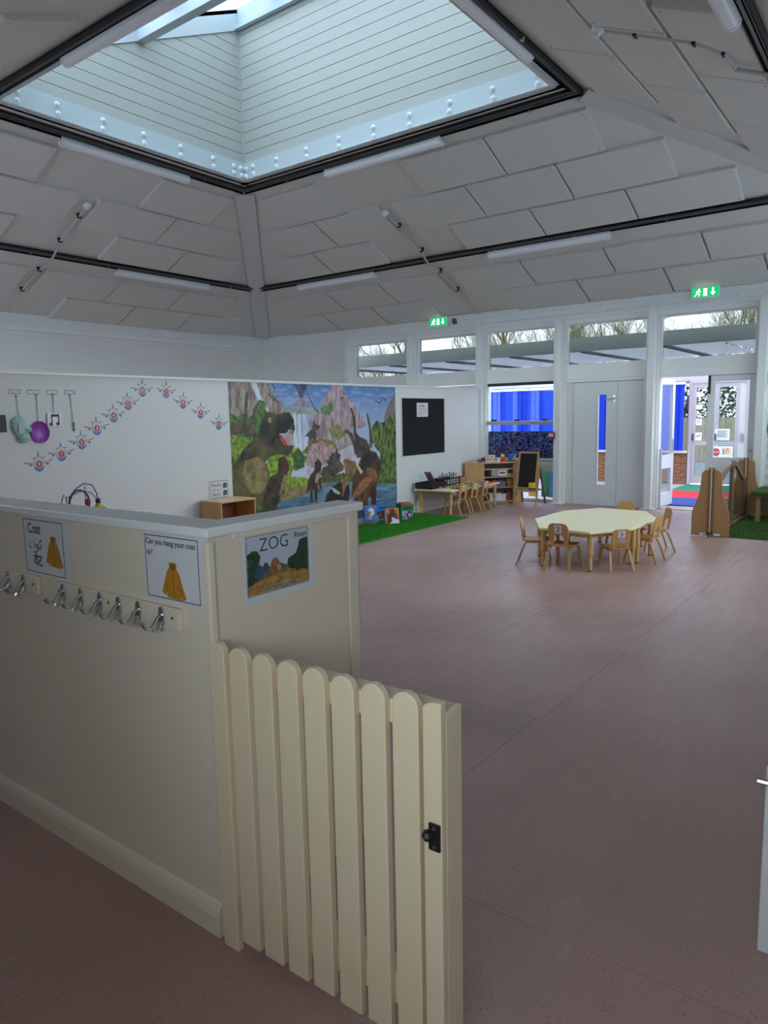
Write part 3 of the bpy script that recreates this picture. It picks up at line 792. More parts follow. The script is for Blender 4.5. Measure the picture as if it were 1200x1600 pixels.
# ------------------------------------------------------------------ signs on the coat wall
def border(parent, x0, x1, y0, y1, t=0.0025, z=0.0016, mt=None, name='border'):
    b = MB()
    b.box(x0,x1,y0,y0+t,z-.0003,z); b.box(x0,x1,y1-t,y1,z-.0003,z); b.box(x0,x0+t,y0,y1,z-.0003,z); b.box(x1-t,x1,y0,y1,z-.0003,z)
    return b.build(name, mt or INK, parent)
def coat(parent, x, y, s):
    p = lambda pts: [(x+a*s, y+b*s) for a, b in pts]
    c = MB().prism(p([(-0.14,0.36),(-0.16,0.46),(-0.1,0.5),(0.12,0.5),(0.16,0.44),(0.14,0.34),(0.26,0.2),(0.36,-0.1),(0.50,-0.42),(0.36,-0.50),(0.30,-0.36),(0.31,-0.50),(-0.30,-0.46),(-0.30,-0.28),(-0.36,-0.42),(-0.50,-0.34),(-0.36,0.0),(-0.26,0.24)]), 0.001, 0.0018).build('coat_picture', MUSTARD, parent)
    MB().prism(p([(-0.12,0.38),(-0.10,0.47),(0.10,0.47),(0.13,0.38),(0.06,0.30),(-0.06,0.31)]), 0.0018, 0.0022).build('hood', MUSTARD2, c)
    MB().prism(p([(-0.01,0.30),(0.012,0.30),(0.03,-0.46),(0.0,-0.46)]), 0.0018, 0.0022).build('zip', MUSTARD2, c)
    MB().prism(p([(-0.31,0.05),(-0.29,0.05),(-0.28,-0.28),(-0.30,-0.30)]), 0.0018, 0.0022).build('sleeve_seam', MUSTARD2, c)
    MB().prism(p([(0.27,0.1),(0.29,0.1),(0.32,-0.36),(0.30,-0.38)]), 0.0018, 0.0022).build('sleeve_seam', MUSTARD2, c)
    for a in (-0.2, 0.14):
        MB().prism(p([(a,-0.13),(a+0.1,-0.135),(a+0.1,-0.16),(a,-0.155)]), 0.0018, 0.0022).build('pocket', MUSTARD2, c)
    return c
XS = XF+0.011
s = thing('coat_sign', fX(2.463, 1.113, XS), 'laminated sign reading Coat in three scripts beside a small mustard coat', 'sign')
MB().box(-0.16, 0.16, -0.108, 0.108, 0, 0.001).build('sheet', PAPER, s)
border(s, -0.148, 0.118, -0.098, 0.096)
text('lettering', 'Coat', 0.052, INK, s, -0.075, 0.062, 0.0016, bold=0.0006, sx=0.85)
text('arabic_lettering', '\ufe95\ufeee\ufedb', 0.050, INK, s, -0.072, 0.006, 0.0016)
text('devanagari_lettering', '\u0935\u0947\u091f', 0.058, INK, s, -0.062, -0.055, 0.0016, bold=0.0006)
coat(s, 0.052, -0.012, 0.112)
s = thing('coat_question_sign', fX(1.735, 1.116, XS), 'laminated sign asking to hang your coat up above a mustard coat', 'sign')
MB().box(-0.148, 0.142, -0.105, 0.105, 0, 0.001).build('sheet', PAPER, s)
border(s, -0.138, 0.112, -0.094, 0.096)
text('lettering', 'Can you hang your coat', 0.0245, INK, s, -0.133, 0.076, 0.0016, align='LEFT', bold=0.0003, sx=0.98)
text('lettering', 'up?', 0.0245, INK, s, -0.133, 0.044, 0.0016, align='LEFT', bold=0.0003)
coat(s, -0.008, -0.036, 0.112)
# poster on the return: title, border and a plain landscape stand-in
s = thing('room_poster', fY(1.550, 1.112, YF+0.011), 'laminated room name poster with title lettering over a wooded landscape picture', 'poster')
MB().box(-0.148, 0.162, -0.112, 0.098, 0, 0.001).build('sheet', PAPER, s)
cv = Canvas(0.262, 0.176, 130, 5)
cv.c[:] = lin((190,200,215)); nz = cv.noise(60, 60)
cv.fill(cv.poly([(0,0),(0.262,0),(0.262,0.065),(0.17,0.062),(0.08,0.05),(0,0.04)], 0.004), (150,100,40), (190,140,70), nz)
cv.fill(cv.poly([(0,0.03),(0.05,0.04),(0.048,0.09),(0.055,0.115),(0.04,0.132),(0.02,0.135),(0,0.125)], 0.006), (28,48,36), (60,90,60), nz)
cv.fill(cv.poly([(0.262,0.04),(0.262,0.145),(0.225,0.142),(0.215,0.118),(0.205,0.10),(0.17,0.088),(0.165,0.06),(0.2,0.05)], 0.006), (20,30,26), (48,72,48), nz)
cv.fill(cv.poly([(0.055,0.04),(0.17,0.05),(0.17,0.07),(0.12,0.085),(0.08,0.075),(0.05,0.06)], 0.006), (70,90,60), (120,120,70), nz)
for cx, cy, r, c in ((0.05,0.065,0.016,(60,100,140)),(0.075,0.075,0.012,(110,70,100)),(0.115,0.072,0.02,(176,104,66)),(0.215,0.07,0.02,(36,70,46)),(0.13,0.066,0.008,(200,180,150))):
    cv.fill(cv.disc(cx, cy, r, r*1.4), c, tuple(int(v*0.8) for v in c), nz)
cv.fill(cv.disc(0.14, 0.012, 0.09, 0.007), (140,150,130), (170,176,160), nz)
put('picture', cv.mesh('picture', 0.0013, -0.131, -0.088), print_mat('poster_print'), s)
border(s, -0.134, 0.134, -0.091, 0.091, 0.0018, 0.0017)
text('lettering', 'ZOG', 0.058, INK, s, -0.018, 0.058, 0.0018, bold=-0.0006, sx=1.0)
text('lettering', 'Room', 0.026, INK, s, 0.098, 0.070, 0.0018, bold=0.0002, shear=0.2, sx=0.9)
text('lettering', 'JULIA DONALDSON  AXEL SCHEFFLER', 0.0085, INK, s, 0.005, -0.076, 0.0018, sx=0.95)

# coat hook rails
def hook_mesh():
    h = MB()
    h.prism([(-0.011,-0.02),(0.011,-0.02),(0.012,0.022),(0.008,0.034),(0,0.038),(-0.008,0.034),(-0.012,0.022)], 0.0, 0.005)
    h.tube([(0,0.012,0.004),(0,0.004,0.018),(0,-0.016,0.032),(0,-0.023,0.046),(0,-0.016,0.060),(0,0.0,0.068)], [0.007,0.006,0.0055,0.0055,0.006,0.0075], 8)
    h.tube([(0,-0.010,0.004),(0,-0.028,0.012),(0,-0.036,0.024),(0,-0.030,0.034)], [0.006,0.005,0.005,0.006], 8)
    return h.mesh('hook', True)
HK = hook_mesh()
def rail(y_left, L_, hooks, screws, label):
    t = thing('coat_hook_rail', fX(y_left, 0.968, XF+0.012), label, 'hook rail', 'coat hook rails')
    MB().prism([(0,-0.034),(L_,-0.034),(L_,0.034),(0,0.034)], 0.0, 0.017).build('board', CREAM, t, bevel=0.004)
    for x in hooks: put('hook', HK, CHROME, t, M=Matrix.Translation((x, -0.004, 0.017)))
    for x in screws: MB().lathe([(0.005,0),(0.005,0.001)], 10, Matrix.Translation((x, 0.004, 0.017))).build('screw', mat('dark_screw', (0.05,0.05,0.05), 0.5), t)
rail(2.395, 0.685, [0.055,0.167,0.281,0.386,0.491,0.607], [0.025,0.325,0.655], 'cream board with six chrome coat hooks under the coat question sign')
rail(3.20, 0.68, [0.055,0.167,0.281,0.386,0.473,0.588], [0.03,0.34,0.65], 'cream coat hook board running out of the left edge')

# ------------------------------------------------------------------ mural
MP=dict(
volc=[(104,159),(119,171),(125,171),(137,159)],
smoke=[(109,188),(135,189),(130,179),(125,171),(119,171),(115,179)],
lcliff=[(0,191),(63,191),(72,174),(91,160),(96,152),(93,144),(-5,120)],
lfall=[(35,190),(44,189),(49,175),(55,166),(48,166),(43,173),(38,181)],
lfall2=[(56,160),(60,160),(63,154),(58,154)],
plain=[(90,158),(160,158),(160,149),(93,149)],
fall=[(102,151),(133,149),(130,106),(120,100),(103,111)],
rmount=[(144,147),(157,156),(164,167),(178,181),(183,190),(203,190),(211,175),(225,164),(235,153),(249,144),(254,135),(247,128),(230,128),(225,101),(207,93),(129,98),(135,143)],
rgreen=[(157,157),(184,166),(186,155),(173,147),(160,151)],
rgreen2=[(172,130),(192,134),(210,120),(194,112),(180,119)],
rock=[(126,85),(129,98),(136,110),(158,115),(181,109),(191,99),(180,82),(141,78)],
rocktop=[(120,100),(136,114),(158,118),(183,112),(192,99),(181,106),(158,113),(139,109),(129,98)],
frcliff=[(298,122),(301,150),(311,164),(329,179),(329,118)],
palms=[(267,130),(279,139),(299,136),(330,155),(328,46),(280,50),(287,89),(268,106)],
mist=[(123,94),(194,98),(226,110),(225,79),(172,67),(128,70)],
lfol=[(-3,154),(11,147),(22,152),(31,147),(48,166),(58,164),(60,152),(48,127),(34,114),(-5,120)],
lbush=[(-4,129),(10,125),(25,123),(36,118),(26,107),(8,93),(-7,83)],
lbush2=[(-6,98),(11,98),(6,59),(14,27),(-11,31)],
mfol=[(55,98),(74,101),(100,105),(112,108),(129,94),(122,81),(101,81),(95,71),(131,68),(132,54),(94,50),(61,70)],
mtree=[(100,99),(112,108),(124,92),(122,81),(104,79)],
beach=[(74,46),(94,57),(127,58),(175,57),(139,48),(79,40)],
water=[(61,21),(73,40),(127,47),(152,54),(179,57),(224,54),(280,47),(328,42),(329,-12)],
br1=[(31,177),(27,177),(25,171),(23,152),(19,145),(-4,136),(-5,127),(21,128),(24,121),(27,141),(29,167),(32,174)],
br2=[(48,158),(42,155),(36,139),(25,134),(24,124),(32,123),(37,128),(40,143),(43,152)],
trex=[(55,150),(61,154),(71,151),(81,150),(91,153),(99,152),(106,144),(108,131),(105,125),(104,108),(101,102),(94,98),(79,100),(64,99),(54,93),(57,86),(60,76),(59,67),(53,66),(54,62),(49,49),(35,37),(33,25),(14,27),(13,51),(3,59),(3,78),(8,97),(19,109),(32,118),(43,125),(49,137),(51,145)],
belly=[(21,96),(41,100),(54,93),(57,76),(53,62),(39,55),(26,59),(14,73)],
mouth=[(79,126),(95,127),(105,125),(104,111),(91,111),(83,117)],
tongue=[(79,125),(84,124),(94,111),(86,112),(81,119)],
teeth=[(95,130),(105,131),(105,125),(99,126),(95,124)],
head2=[(76,96),(88,98),(93,91),(95,83),(90,73),(90,67),(83,54),(72,42),(69,27),(59,28),(63,41),(53,28),(45,29),(49,49),(54,62),(61,74),(74,77)],
front2=[(90,73),(89,65),(81,53),(74,48),(80,64),(85,74)],
mouth2=[(87,89),(94,90),(93,81),(89,77),(86,82)],
rex3=[(143,86),(150,90),(157,85),(155,75),(152,67),(156,50),(152,50),(148,60),(145,32),(140,33),(141,50),(137,50),(137,33),(132,33),(132,51),(124,45),(128,60),(134,70),(142,76)],
rex3b=[(151,74),(153,68),(148,59),(141,58),(145,69)],
spino=[(125,121),(140,131),(143,141),(150,135),(156,135),(155,130),(148,128),(150,120),(143,112),(140,119),(135,112),(133,120)],
steg=[(153,68),(158,79),(170,81),(167,87),(173,89),(171,95),(177,92),(177,100),(183,96),(189,105),(191,96),(196,94),(195,86),(204,76),(201,71),(193,69),(186,66),(180,54),(177,64),(166,65),(162,57),(158,66)],
trism=[(203,79),(201,85),(207,88),(218,84),(229,82),(233,74),(228,65),(217,63),(206,68)],
brA=[(219,158),(224,157),(230,144),(232,124),(239,117),(255,112),(264,100),(258,86),(232,87),(229,106),(227,119),(226,140)],
brB=[(205,127),(213,128),(223,122),(231,108),(233,90),(227,92),(222,111),(213,122),(207,123)],
brC=[(256,149),(260,149),(266,132),(268,113),(269,97),(262,104),(262,127)],
tri=[(235,78),(243,90),(262,97),(277,93),(289,79),(286,58),(277,48),(276,33),(272,-5),(262,-4),(263,27),(256,28),(253,-3),(242,20),(222,28),(218,38),(222,61),(228,67)],
trifrill=[(244,89),(262,95),(276,90),(267,76),(257,70),(241,72)],
triface=[(234,49),(253,59),(270,59),(268,52),(243,37),(222,29),(220,34)],
trilight=[(254,72),(275,68),(280,56),(274,48),(270,59),(253,61)],
horn=[(226,86),(229,83),(245,66),(240,63),(234,71)],
bis=[(159,29),(165,41),(178,51),(189,55),(206,60),(213,52),(214,41),(211,25)],
bisface=[(194,59),(209,62),(212,53),(205,46),(200,36),(196,36),(199,49)],
bishorn=[(174,50),(183,47),(194,40),(190,39),(180,43)],
)
ML=dict(
pt1=[(133,176),(142,163),(144,159)],
pt1b=[(144,159),(155,151)],
pt2=[(64,175),(72,169),(78,165)],
pt2b=[(71,167),(78,171)],
pt3=[(71,187),(75,180)],
pt4=[(278,168),(288,164),(293,170)],
pt5=[(204,180),(209,176)],
pt6=[(200,169),(206,172)],
pt7=[(298,172),(304,168)],
eye=[(64,143)],
)

W_, H_ = 328.0, 188.0
cv = Canvas(W_, H_, 300, 3)
n1 = cv.noise(0.12, 0.12, 4); n2 = cv.noise(0.35, 0.08, 4); n3 = cv.noise(0.06, 0.4, 4); n4 = cv.noise(0.3, 0.3, 3)
t_ = np.clip((H_-cv.Y)/110, 0, 1)[..., None]
cv.c[:] = np.array(lin((78,128,190)))*(1-t_)+np.array(lin((205,208,228)))*t_
cv.fill(n3 > 0.56, (215,216,230), a=0.25)
def mp(k, c, c2=None, nz=None, wob=0.0, a=1.0): cv.fill(cv.poly(MP[k], wob), c, c2, n4 if nz is None else nz, a)
mp('smoke', (44,54,88), (90,104,140), n1, 4); mp('volc', (128,110,140), (176,158,186), n2, 2)
mp('lcliff', (118,96,96), (184,168,160), n2, 5); mp('lfall', (188,205,228), (225,232,240), n2, 2); mp('lfall2', (200,214,230), (225,232,240), n2)
mp('plain', (120,146,130), (168,180,172), n1, 3)
mp('rmount', (128,104,112), (200,178,184), n2, 4); mp('rgreen', (70,100,62), (128,142,104), n4, 4); mp('rgreen2', (96,112,50), (150,150,96), n4, 5)
mp('fall', (140,158,186), (226,234,246), cv.noise(0.5, 0.03, 3), 2)
cv.fill(cv.Y < 66+8*(n1-0.5), (44,60,30), (112,124,56), n4)
mp('frcliff', (104,88,92), (150,130,132), n2, 3); mp('mist', (186,174,190), (214,208,220), n1, 5)
mp('rock', (150,116,118), (206,176,176), n4, 4); mp('rocktop', (96,90,40), (150,136,70), n4, 4)
mp('palms', (22,36,20), (120,146,70), cv.noise(0.22, 0.14, 3), 8)
mp('lfol', (36,64,34), (96,140,60), n4, 8); mp('lbush', (76,110,24), (160,190,60), n4, 7); mp('lbush2', (40,56,26), (104,116,44), n4, 7)
mp('mfol', (84,116,34), (172,196,66), n4, 6); mp('mtree', (40,76,40), (80,120,60), n4, 6)
mp('water', (60,96,126), (126,160,186), n3, 3); mp('beach', (124,104,66), (176,156,112), n4, 4)
mp('br1', (58,46,40), (104,84,68), n1); mp('br2', (64,50,42), (116,94,74), n1)
mp('spino', (52,46,52), (90,82,90), n1, 1)
for k in ('brA','brB','brC'): mp(k, (44,38,36), (92,76,64), n1)
mp('steg', (48,52,46), (104,100,80), n1, 2); mp('trism', (112,78,44), (162,126,84), n1, 2)
mp('rex3', (42,32,30), (78,60,52), n1); mp('rex3b', (150,130,110), (186,168,146), n1)
mp('trex', (32,33,28), (112,100,66), cv.noise(0.06, 0.06, 4)*0.7+np.clip((135-cv.Y)/90, 0, 1)*0.42-0.04); mp('belly', (112,98,58), (166,148,98), n1, 9)
mp('mouth', (170,150,158), (206,190,196), n1); mp('tongue', (176,40,30), (206,84,60), n4); mp('teeth', (60,50,44), (206,196,176), cv.noise(0.9, 0.1, 2))
e = ML['eye'][0]; cv.fill(cv.disc(e[0], e[1], 2.6), (206,188,150)); cv.fill(cv.disc(e[0]+.2, e[1], 1.2), (20,18,14))
mp('head2', (40,34,30), (92,74,54), n1); mp('front2', (132,106,64), (170,140,92), n1); mp('mouth2', (130,50,50), (70,30,30), n4)
mp('tri', (56,36,26), (112,76,52), n1); mp('trifrill', (26,28,34), (52,50,54), n1); mp('trilight', (150,110,80), (120,80,56), n4); mp('triface', (128,76,48), (176,122,86), n4); mp('horn', (196,184,160), (226,218,200), n1)
mp('bis', (26,22,26), (56,46,46), n1); mp('bisface', (120,76,52), (170,124,90), n4); mp('bishorn', (206,200,192))
for k, v in ML.items():
    if k != 'eye': cv.fill(cv.line(v, 1.7), (60,46,50))
mu = thing('wall_mural', fY(5.62, 0.10, YP-0.003), 'large dinosaur landscape mural with waterfall and volcano on the partition', 'mural')
mm_ = Matrix.Diagonal((0.01, 0.01, 1, 1))
me = cv.mesh('print'); me.transform(mm_)
put('print', me, print_mat('mural_print', 0.4), mu)
MB().box(0, 3.28, 0, 1.88, -0.002, -0.0005).build('backing_sheet', PAPER, mu)

# ------------------------------------------------------------------ number aeroplanes on the partition
PWHITE = mat('plane_card_white', (0.70,0.72,0.78), 0.4, var=0.03)
PGREY = mat('plane_outline_grey', (0.12,0.14,0.18), 0.45)
PBLUE = mat('plane_nose_blue', lin((70,110,200)), 0.4)
PRED = mat('plane_disc_red', lin((186,52,58)), 0.4)
def ell(cx, cy, rx, ry, n=20, a0=0, a1=2*math.pi): return [(cx+rx*math.cos(a0+(a1-a0)*i/n), cy+ry*math.sin(a0+(a1-a0)*i/n)) for i in range(n)]
planes = [(3.34,1.19),(3.56,1.27),(3.77,1.37),(3.94,1.50),(4.13,1.62),(4.30,1.74),(4.48,1.875),(4.77,1.865),(4.98,1.75),(5.21,1.64),(5.46,1.51)]
names = ['zero','one','two','three','four','five','six','seven','eight','nine','ten']
pp = None
def plane_parts(t):
    MB().prism([(-0.008,0.05),(0.008,0.05),(0.003,0.105),(-0.003,0.105)], 0, 0.0015).build('tail_fin', PGREY, t)
    MB().prism([(-0.075,0.052),(-0.03,0.042),(0.03,0.042),(0.075,0.058),(0.03,0.052),(-0.03,0.052)], 0, 0.0012).build('tailplane', PGREY, t)
    w = MB().prism([(-0.138,0.012),(-0.13,0.016),(-0.045,0.006),(0.045,0.006),(0.13,0.03),(0.138,0.028),(0.10,0.006),(0.045,-0.014),(-0.045,-0.014),(-0.10,-0.002)], 0, 0.0014).build('wing', PGREY, t)
    MB().prism([(-0.12,0.010),(-0.045,0.001),(0.045,0.001),(0.12,0.022),(0.09,0.006),(0.045,-0.009),(-0.045,-0.009),(-0.09,0.001)], 0.0014, 0.0017).build('wing_face', PWHITE, w)
    for sx in (-0.08, 0.08): MB().prism(ell(sx, -0.012, 0.011, 0.011, 12), 0.0014, 0.0022).build('engine', PGREY, t)
    b = MB().prism(ell(0, -0.006, 0.050, 0.070, 28), 0.0014, 0.0018).build('fuselage', PGREY, t)
    MB().prism(ell(0, -0.006, 0.046, 0.066, 28), 0.0018, 0.0021).build('fuselage_face', PWHITE, b)
    MB().prism(ell(0, -0.006, 0.046, 0.066, 16, math.radians(200), math.radians(340)+0.16)+[(0.0,-0.048)], 0.0021, 0.0024).build('nose', PBLUE, b)
    for sx in (-1, 1): MB().prism([(sx*0.004,0.034),(sx*0.018,0.031),(sx*0.016,0.037),(sx*0.005,0.040)], 0.0021, 0.0024).build('cockpit_window', PGREY, b)
    MB().prism(ell(0, -0.008, 0.032, 0.032, 22), 0.0024, 0.0027).build('number_disc', PRED, t)
for i, (x, z) in enumerate(planes):
    M_ = fY(x, z, YP) @ Matrix.Rotation((0.03 if i < 6 else -0.03 if i < 7 else -0.10), 4, 'Z') @ Matrix.Diagonal((1.0 if i < 7 else 0.95, 1, 1, 1))
    t = thing('number_aeroplane', M_, 'paper aeroplane cut-out carrying the number %s on its red disc' % names[i], 'cut-out', 'number aeroplanes on the partition')
    plane_parts(t)
    text('number', str(i), 0.045 if i < 10 else 0.036, PAPER, t, 0, -0.008, 0.0029, bold=0.001)

# labels with hanging things at the left of the partition
lab = [(3.175,'Nappy Time','long label'),(3.34,'Snack','label'),(3.515,'Music','label'),(3.69,'Home Time','label')]
STR = mat('white_string', (0.62,0.64,0.66), 0.7)
for i, (x, s_, _) in enumerate(lab):
    t = thing('name_label', fY(x, 1.832, YP), ['small bordered name strip above the hanging mint pouch','small bordered name strip above the purple plate','small bordered name strip above the music note card','small bordered name strip above the hanging key'][i], 'label', 'name strips on the partition')
    MB().box(-0.052, 0.052, -0.018, 0.018, 0, 0.0012).build('strip', PAPER, t)
    border(t, -0.052, 0.052, -0.018, 0.018, 0.005, 0.0018)
    text('lettering', s_, 0.021, INK, t, 0, 0, 0.0018, sx=0.8)
def string(t, y1, y0, sway=0.0):
    MB().tube([(0,y1,0.006),(sway*.5,(y0+y1)/2,0.01),(sway,y0,0.012)], 0.0038, 6).build('string', STR, t)
    MB().box(-0.008, 0.008, y1-0.006, y1+0.012, 0.0, 0.008).build('string_tape', mat('tape_grey', (0.3,0.32,0.34), 0.5), t)
# mint pouch
MINT = mat('mint_fabric', lin((168,208,200)), 0.8, var=0.2, scale=30)
t = thing('mint_pouch', fY(3.185, 1.50, YP), 'crumpled mint fabric pouch hanging on white string', 'pouch')
string(t, 0.29, 0.10, 0.01)
b = MB(); rp = random.Random(3)
for (cx, cy, rx, ry, rz) in ((-0.005,0.03,0.06,0.085,0.022),(0.03,-0.075,0.055,0.045,0.03),(0.06,0.0,0.04,0.03,0.02)):
    vs = []; fs = []
    for i in range(9):
        th = math.pi*i/8
        for j in range(14):
            ph = 2*math.pi*j/14; q = 1+rp.uniform(-.13,.13)
            vs.append((cx+rx*q*math.sin(th)*math.cos(ph), cy+ry*q*math.cos(th), 0.026+rz*q*math.sin(th)*math.sin(ph)))
    for i in range(8):
        for j in range(14): fs.append((i*14+j,(i+1)*14+j,(i+1)*14+(j+1)%14,i*14+(j+1)%14))
    b.add(vs, fs)
b.build('fabric', MINT, t)
MB().prism([(-0.03,-0.03),(0.02,-0.035),(0.03,0.02),(0.005,0.06),(-0.025,0.05)], 0.044, 0.054).build('mirror_panel', mat('grey_panel', (0.42,0.45,0.44), 0.3), t)
MB().tube([(0.02,0.02,0.04),(0.07,-0.005,0.045),(0.10,-0.02,0.03)], [0.012,0.009,0.003], 8).build('strap', MINT, t)
# purple plate
PUR = mat('purple_plastic', lin((150,58,176)), 0.35, var=0.05)
t = thing('purple_plate', fY(3.365, 1.47, YP), 'round purple plastic plate hanging on the partition', 'plate')
string(t, 0.33, 0.09, -0.0)
MB(Matrix.Diagonal((1,1.14,1,1))).lathe([(0.0,0.004),(0.06,0.004),(0.084,0.016),(0.088,0.020),(0.086,0.024),(0.078,0.018),(0.062,0.009),(0.0,0.009)], 32).build('dish', PUR, t, smooth=True)
# music note card
t = thing('music_note_card', fY(3.515, 1.58, YP) @ Matrix.Rotation(-0.03, 4, 'Z'), 'square white card with a black music note on string', 'card')
string(t, 0.22, 0.06)
MB().box(-0.07, 0.07, -0.062, 0.062, 0.004, 0.014).build('card', PAPER, t, bevel=0.002)
nb = MB(); nb.prism([(-0.034,0.05),(0.044,0.052),(0.044,0.030),(-0.034,0.026)], 0.014, 0.015)
nb.prism([(-0.034,0.03),(-0.022,0.03),(-0.022,-0.04),(-0.034,-0.04)], 0.014, 0.015); nb.prism([(0.032,0.03),(0.044,0.03),(0.044,-0.034),(0.032,-0.034)], 0.014, 0.015)
nb.prism(ell(-0.038,-0.042,0.018,0.015,16), 0.015, 0.0155); nb.prism(ell(0.028,-0.036,0.018,0.015,16), 0.015, 0.0155)
nb.build('note', INK, t)
t = thing('hanging_key', fY(3.69, 1.52, YP), 'small dark key hanging on a long white string', 'key')
string(t, 0.28, 0.03, 0.008)
k_ = MB(); k_.tube([(0.008+0.012*math.cos(a), 0.02+0.012*math.sin(a), 0.012) for a in [2*math.pi*i/12 for i in range(13)]], 0.004, 6); k_.box(0.004,0.014,-0.05,0.01,0.008,0.014); k_.box(0.014,0.022,-0.045,-0.036,0.009,0.013)
k_.build('key', mat('dark_key_metal', (0.06,0.06,0.06), 0.4, 0.8), t)
# dark green panel at the very left
t = thing('green_card', fY(3.02, 1.555, YP), 'dark green card at the left edge of the partition', 'card')
MB().box(-0.08, 0.055, -0.075, 0.075, 0, 0.012).build('card', mat('dark_green_card', (0.012,0.03,0.014), 0.5), t, bevel=0.002)
MB().tube([(0,0.075,0.006),(0,0.25,0.006)], 0.0035, 6).build('string', STR, t)
# notice above the low box
t = thing('book_notice', fY(5.41, 0.755, YP-0.004), 'small bordered notice with two little book pictures above the wooden box', 'notice')
MB().box(-0.15, 0.15, -0.115, 0.115, 0, 0.001).build('sheet', PAPER, t)
border(t, -0.135, 0.135, -0.10, 0.10, 0.004, 0.0016)
text('lettering', 'Books', 0.055, INK, t, -0.04, 0.055, 0.0016)
text('lettering', '\u0643\u062a\u0628', 0.05, INK, t, -0.04, 0.0, 0.0016)
text('lettering', 'libros', 0.05, INK, t, -0.04, -0.055, 0.0016)
for y in (0.04, -0.045): MB().prism([(0.06,y-0.03),(0.12,y-0.025),(0.118,y+0.028),(0.085,y+0.034),(0.058,y+0.02)], 0.001, 0.002).build('book_picture', mat('notice_dark_print', (0.08,0.11,0.14), 0.5), t)
# black notice board
t = thing('notice_board', fY(9.66, 1.375, YP), 'black felt notice board in a thin white frame with one paper', 'notice board')
MB().box(-0.61, 0.61, -0.445, 0.445, 0, 0.012).build('felt', mat('black_felt', (0.009,0.009,0.011), 0.95, var=0.3, scale=40), t)
MB().box(-0.001, 0.003, -0.40, 0.14, 0.012, 0.013).build('felt_seam', mat('felt_seam', (0.002,0.002,0.002), 0.9), t).location = (-0.17,0,0)
FRM = mat('white_board_frame', (0.66,0.67,0.68), 0.35)
for a in ((-0.625,-0.61,-0.46,0.46),(0.61,0.625,-0.46,0.46),(-0.61,0.61,-0.46,-0.445),(-0.61,0.61,0.445,0.46)): MB().box(*a, 0, 0.018).build('frame', FRM, t)
nt_ = MB().box(-0.20, 0.12, 0.155, 0.375, 0.0125, 0.0135).build('pinned_paper', PAPER, t)
text('lettering', 'Art Table', 0.05, INK, nt_, -0.06, 0.325, 0.014, bold=0.001, sx=0.9)
for q in range(4): MB().box(-0.17, 0.09-0.05*(q == 3), 0.275-q*0.03, 0.283-q*0.03, 0.0136, 0.014).build('text_line', mat('faint_print', (0.3,0.31,0.36), 0.5), nt_)

# ------------------------------------------------------------------ toddler chairs
def arc(cx, cy, r, a0, a1, n): return [(cx+r*math.cos(math.radians(a0+(a1-a0)*i/n)), cy+r*math.sin(math.radians(a0+(a1-a0)*i/n))) for i in range(n+1)]
def chair_proto():
    """local: faces +y, origin on the floor under the seat"""
    t = thing('toddler_chair', (0,0,0))
    seat = MB(); n = 8; hw = 0.122
    prof = [(-0.12,0.262),(-0.06,0.258),(0.0,0.258),(0.07,0.262),(0.115,0.266),(0.135,0.258)]
    vs = []; 
    for (y, z) in prof:
        for q in range(n+1):
            x = -hw+2*hw*q/n; dz = -0.010*(1-(x/hw)**2)
            vs.append((x*(0.93 if y > 0.12 else 1), y, z+dz))
    m_ = len(vs); vs += [(x,y,z-0.011) for x,y,z in vs]
    fs = []; r = len(prof)
    for i in range(r-1):
        for q in range(n):
            a = i*(n+1)+q; fs.append((a,a+1,a+n+2,a+n+1)); fs.append((a+m_,a+n+1+m_,a+n+2+m_,a+1+m_))
    edge = [q for q in range(n+1)]+[i*(n+1)+n for i in range(1,r)]+[(r-1)*(n+1)+q for q in range(n-1,-1,-1)]+[i*(n+1) for i in range(r-2,0,-1)]
    for a, b in zip(edge, edge[1:]+edge[:1]): fs.append((b,a,a+m_,b+m_))
    seat.add(vs, fs).build('seat', BEECH, t)
    # bent-ply back with an arched cut-out at the foot
    hw = 0.104
    out = [(-0.088,0.255),(-0.101,0.33),(-hw,0.40)]+[(-hw+0.05-0.05*math.cos(math.radians(a)),0.425+0.055*math.sin(math.radians(a))) for a in (0,25,50,75,90)]+[(hw-0.05+0.05*math.cos(math.radians(a)),0.425+0.055*math.sin(math.radians(a))) for a in (90,75,50,25,0)]+[(hw,0.40),(0.101,0.33),(0.088,0.255)]
    inn = [(0.048,0.255),(0.052,0.32)]+[(0.052*math.cos(math.radians(a)),0.325+0.046*math.sin(math.radians(a))) for a in (20,45,70,90,110,135,160)]+[(-0.052,0.32),(-0.048,0.255)]
    Mb = Matrix.Translation((0,-0.118,0.255)) @ Matrix.Rotation(math.radians(90+10),4,'X') @ Matrix.Translation((0,-0.255,0))
    b = MB(Mb); poly = out+inn
    b.prism(poly, -0.006, 0.006).build('backrest', BEECH, t)
    for sx in (-1, 1):
        x = sx*0.108; xf = sx*0.128; S = (1,0,0)
        MB().bar([(xf,0.150,0.0),((x+xf)/2,0.132,0.10),(x,0.118,0.19)]+[(x,0.118-0.045*(1-math.cos(a)),0.19+0.045*math.sin(a)) for a in (0.5,1.0,1.4)]+[(x,0.04,0.238),(x,-0.02,0.238)], 0.026, 0.014, S).build('leg', BEECHD, t)
        MB().bar([(xf,-0.185,0.0),((x+xf)/2,-0.150,0.10),(x,-0.115,0.19)]+[(x,-0.100+0.03*(1-math.cos(a)),0.205+0.03*math.sin(a)) for a in (0.5,1.0,1.4)]+[(x,-0.03,0.238),(x,0.0,0.238)], 0.026, 0.014, S).build('leg', BEECHD, t)
    return t, Mb
proto, Mback = chair_proto()
